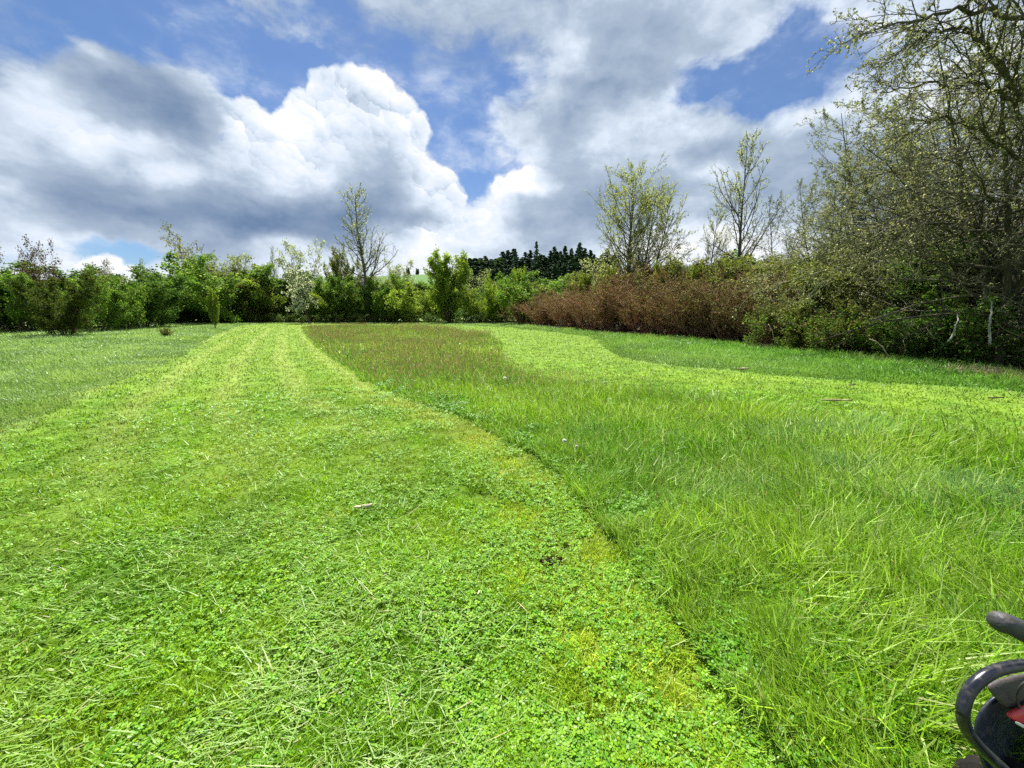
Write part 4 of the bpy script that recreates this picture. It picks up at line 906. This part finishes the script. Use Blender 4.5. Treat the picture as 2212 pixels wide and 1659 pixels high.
def limb(tree, pts, rad, colr, pal_, seed, up=.02, ratio=.38, nsub=34):
    """a long branching limb that belongs to one of the near trees"""
    r2 = np.random.default_rng(seed); w3 = smooth_path([P(*q) for q in pts], 22)[None]; w3[:, 1:-1] += r2.normal(0, .05, (1, 20, 3))
    R0 = rad * np.linspace(1, .18, 22)[None]; L0 = np.array([np.linalg.norm(w3[0, -1] - w3[0, 0])])
    A, RA, LA = children(w3, R0, L0, nsub, .12, 1, 42, ratio, 7, up, .16, r2, lambda t: 1.1 - .6 * t, .5, .010)
    B, RB, LB = children(A, RA, LA, 7, .1, 1, 42, .42, 5, up, .2, r2, None, .55, .006)
    Cc, RC, LC = children(B, RB, LB, 4, .1, 1, 40, .5, 3, 0, .2, r2, None, .6, .0045)
    pt = Part()
    for PL, R_, ns in ((w3, R0, 7), (A, RA, 4), (B, RB, 3), (Cc, RC, 3)):
        V, Fq = tubes(PL, R_, ns); pt.add(V, Fq, bark_color(V, colr[0], colr[1], r2), 0)
    add_leaves(pt, Cc, RC, 2, .05, .02, pal_, r2, .3)
    o = link('limb', pt.mesh('limb', [M_bark, M_leaf]), tree)
    o.matrix_parent_inverse = (Matrix.Translation(tree.location) @ tree.rotation_euler.to_matrix().to_4x4() @ Matrix.Diagonal((*tree.scale, 1))).inverted()
mossy = ((.16, .16, .085), (.32, .32, .19)); darkb = ((.045, .04, .035), (.10, .09, .06))
tA, tB = near_trees[0], near_trees[1]
limb(tA, ((2110, 430, 14.0), (1990, 500, 14.0), (1870, 560, 14.0), (1760, 590, 14.2), (1650, 625, 14.6)), .06, mossy, catk, 1)
limb(tA, ((2110, 400, 14.2), (1980, 455, 14.2), (1860, 510, 14.4), (1760, 555, 14.8), (1655, 590, 15.2)), .05, mossy, catk, 2)
limb(tA, ((2120, 330, 14.2), (2000, 370, 14.0), (1900, 380, 14.0), (1830, 420, 14.2), (1790, 470, 14.4)), .05, mossy, catk, 3)
limb(tB, ((2300, 150, 11.0), (2212, 60, 10.6), (2100, 15, 10.2), (1980, 45, 10.0), (1885, 52, 10.0)), .07, darkb, catk, 4)
limb(tB, ((2290, 300, 11.2), (2200, 190, 10.8), (2120, 90, 10.4), (2040, 60, 10.3), (1960, 110, 10.2)), .075, darkb, catk, 5)
limb(tB, ((2290, 470, 11.4), (2180, 430, 11.2), (2070, 440, 11.2), (1960, 480, 11.4), (1860, 545, 11.6)), .06, darkb, catk, 7)
limb(tB, ((2290, 420, 11.3), (2200, 240, 10.9), (2110, 190, 10.8), (2010, 180, 10.8), (1900, 200, 11.0)), .06, darkb, catk, 8)
limb(tB, ((2280, 380, 11.3), (2190, 330, 11.0), (2090, 270, 10.8), (2010, 265, 10.8), (1930, 310, 11.0)), .06, darkb, catk, 6)
# dead tuft and small bushes in the left rough
o = stand('thicket_olive', 'dead_tuft', 362, 24.5, 706, 'low twiggy dead tuft in the rough grass left of the lane', 'dead plant', None, 1.1, (.9, .8, .7), xdy=730)

# ------------------------------------------------------------------ ride-on mower at the lower right
def glossy(name, c_, rough, metal=0.0, bump=0.0):
    m = bpy.data.materials.new(name); m.use_nodes = True; t = m.node_tree; b = NB(t); p = t.nodes['Principled BSDF']
    ge = nn(t, 'ShaderNodeNewGeometry'); n_ = b.noise(ge.outputs['Position'], 35, 5, .65); f = b.step(n_, .45, .75)
    t.links.new(b.mix(b.m('MULTIPLY', f, .35), (*c_, 1), (.16, .13, .09, 1)), p.inputs['Base Color'])
    t.links.new(b.m('MULTIPLY_ADD', f, .25, rough), p.inputs['Roughness']); p.inputs['Metallic'].default_value = metal
    if bump:
        bu = nn(t, 'ShaderNodeBump'); bu.inputs['Strength'].default_value = bump; bu.inputs['Distance'].default_value = .004
        t.links.new(b.noise(ge.outputs['Position'], 120, 2, .6), bu.inputs['Height']); t.links.new(bu.outputs[0], p.inputs['Normal'])
    return m
def CP3(sx, sy, depth):
    k = 1024 / 2880; xc = (sx * k - 512) / F; yc = -(sy * k - 384) / F
    return np.array([xc * depth, depth * (CP + SP * yc), CAMH + depth * (-SP + CP * yc)])
M_rub = glossy('black_rubber', (.035, .035, .038), .55, 0, .5); M_tube = glossy('black_enamel', (.012, .014, .022), .22)
M_plast = glossy('blue_black_plastic', (.010, .016, .035), .32); M_panel = glossy('dark_grey_plastic', (.055, .048, .045), .6, 0, .4)
M_red = glossy('red_paint', (.55, .03, .035), .3); M_tyre = glossy('tyre_rubber', (.014, .013, .012), .9, 0, .8); M_tyre.node_tree.nodes['Mix'].inputs[7].default_value = (.035, .03, .02, 1); M_tyre.node_tree.nodes['Principled BSDF'].inputs['Specular IOR Level'].default_value = .1; M_decal = glossy('white_decal', (.75, .75, .72), .4)
mower = empty('ride_on_mower', tuple(CP3(3150, 2200, 1.15)[:2]) + (0,))
off = np.array(mower.location)
def mtube(name, pts, rad, mat, K=60, ns=20):
    pp = smooth_path(pts, K) - off
    return tube_obj(name, pp, rad, mat, (1, 1, 1), mower, ns)
rail = [CP3(*q) for q in ((3150, 1900, 1.12), (3020, 1866, 1.06), (2930, 1868, 1.02), (2850, 1874, 1.0), (2785, 1893, .99), (2730, 1938, .985), (2708, 1998, .98), (2718, 2050, .98), (2755, 2100, .98), (2810, 2152, .98), (2880, 2215, .98), (2980, 2300, 1.0), (3100, 2380, 1.05))]
mtube('hand_rail', rail, .0135, M_tube, 90)
gp = smooth_path([CP3(*q) for q in ((2797, 1745, .95), (2840, 1757, .955), (2890, 1783, .96), (2950, 1812, .97), (3020, 1850, .985))], 40)
t_ = np.linspace(0, 1, 40); rad = .0245 * np.sqrt(np.clip(1 - (1 - np.minimum(t_ / .14, 1)) ** 2, .02, 1)) * (1 - .04 * t_)
tube_obj('lever_grip', gp - off, rad, M_rub, (1, 1, 1), mower, 24)
mtube('lever', [CP3(*q) for q in ((3000, 1840, .982), (3080, 1890, 1.0), (3160, 1990, 1.05), (3180, 2150, 1.12))], .009, M_tube, 30, 12)
import bmesh
def shell(name, rows, mat, thick=.012):
    """rows of points lofted into a curved panel with real thickness"""
    bm = bmesh.new(); g_ = [[bm.verts.new(tuple(np.array(q) - off)) for q in r_] for r_ in rows]
    for i in range(len(g_) - 1):
        for j in range(len(g_[0]) - 1): bm.faces.new((g_[i][j], g_[i][j + 1], g_[i + 1][j + 1], g_[i + 1][j]))
    me = bpy.data.meshes.new(name); bm.to_mesh(me); bm.free(); me.materials.append(mat)
    o = link(name, me, mower); so = o.modifiers.new('s', 'SOLIDIFY'); so.thickness = thick; so.offset = 0
    ss = o.modifiers.new('b', 'SUBSURF'); ss.levels = 2; ss.render_levels = 3
    for p_ in me.polygons: p_.use_smooth = True
    return o
# bowl-shaped fender: outer lip, wall, floor
lip = ((2960, 1905), (2860, 1925), (2790, 1955), (2748, 2000), (2735, 2050), (2742, 2100), (2765, 2160), (2800, 2240), (2860, 2330))
cx_, cy_ = 3060, 2130
rows = []
for f, dp in ((0, 1.07), (.06, 1.055), (.16, 1.10), (.30, 1.22), (.55, 1.30), (1, 1.32)):
    rows.append([CP3(sx + (cx_ - sx) * f, sy + (cy_ - sy) * f, dp) for sx, sy in lip])
shell('fender', rows, M_plast, .012)
shell('side_panel', [[CP3(2768, 1925, 1.04), CP3(2820, 1905, 1.05), CP3(2880, 1890, 1.06), CP3(2990, 1880, 1.09)], [CP3(2785, 1950, 1.035), CP3(2830, 1945, 1.045), CP3(2880, 1938, 1.055), CP3(2990, 1930, 1.08)],
                     [CP3(2812, 1978, 1.04), CP3(2840, 1972, 1.05), CP3(2880, 1965, 1.06), CP3(2990, 1950, 1.08)], [CP3(2830, 1996, 1.05), CP3(2850, 1990, 1.06), CP3(2880, 1978, 1.07), CP3(2990, 1960, 1.09)]], M_panel, .016)
shell('red_panel', [[CP3(2824, 2006, 1.03), CP3(2850, 1992, 1.035), CP3(2890, 1975, 1.04), CP3(2990, 1935, 1.06)], [CP3(2836, 2016, 1.02), CP3(2858, 2012, 1.025), CP3(2890, 2005, 1.03), CP3(2990, 1985, 1.05)],
                    [CP3(2852, 2028, 1.025), CP3(2870, 2038, 1.03), CP3(2895, 2050, 1.035), CP3(2990, 2080, 1.05)]], M_red, .014)
shell('decal', [[CP3(2855, 2027, 1.012), CP3(2872, 2035, 1.013), CP3(2900, 2048, 1.02)], [CP3(2852, 2034, 1.016), CP3(2870, 2044, 1.016), CP3(2900, 2058, 1.022)]], M_decal, .003)
wc = np.array([1.44, .77, .14]) - off
def lathe(name, prof, mat, center, nseg=64, lug=0, parent=None):
    V, Fq = [], []; m_ = len(prof)
    for i in range(nseg):
        a_ = 2 * math.pi * i / nseg; k_ = 1 + (lug if i % 4 < 2 else 0)
        for (xx, rr_) in prof:
            q = rr_ * (k_ if rr_ > .17 and abs(xx) < .06 else 1)
            V.append((center[0] + xx, center[1] + q * math.cos(a_), center[2] + q * math.sin(a_)))
    for i in range(nseg):
        for j in range(m_ - 1):
            a0 = i * m_ + j; b0 = ((i + 1) % nseg) * m_ + j; Fq.append((a0, a0 + 1, b0 + 1, b0))
    return link(name, mesh(name, V, [np.array(Fq)], np.ones((len(V), 3)), [mat], smooth=lug == 0), parent)
wheel = empty('wheel', tuple(wc)); wheel.parent = mower
lathe('tyre', [(-.05, .12), (-.075, .14), (-.08, .18), (-.06, .208), (-.03, .213), (0, .214), (.03, .213), (.06, .208), (.08, .18), (.075, .14), (.05, .12)], M_tyre, (0, 0, 0), 96, .05, wheel)
lathe('rim', [(-.055, .02), (-.05, .05), (-.03, .09), (-.052, .125), (.052, .125), (.03, .09), (.05, .05), (.055, .02)], M_red, (0, 0, 0), 48, 0, wheel)
shell('deck', [[(1.45, .95, .32), (1.8, .98, .32), (2.3, .95, .32)], [(1.45, .4, .34), (1.8, .4, .36), (2.3, .4, .34)], [(1.45, -.6, .32), (1.8, -.6, .34), (2.3, -.6, .32)]], M_tube, .05)
mtube('cable', [CP3(*q) for q in ((3000, 1860, .99), (2930, 1905, 1.0), (2875, 1925, 1.01), (2862, 1975, 1.03), (2905, 2040, 1.03), (3000, 2080, 1.05))], .0028, M_rub, 40, 8)
n = 90; sxy = np.stack([rs.uniform(2745, 2890, n), rs.uniform(2060, 2230, n)], 1)
pc = np.array([CP3(a_, b_, 1.235 - .0012 * abs(a_ - 2870)) for a_, b_ in sxy]) - off
lv, lf = leaves(pc, .016, rs, .12); link('stuck_clippings', mesh('stuck_clippings', lv, [lf], lerp3((.10, .14, .03), (.28, .26, .10), rs.random(len(lv))), [M_grass]), mower)['kind'] = 'stuff'
tag(mower, 'black and red ride-on mower with tubular hand rail and rubber lever grip', 'mower')
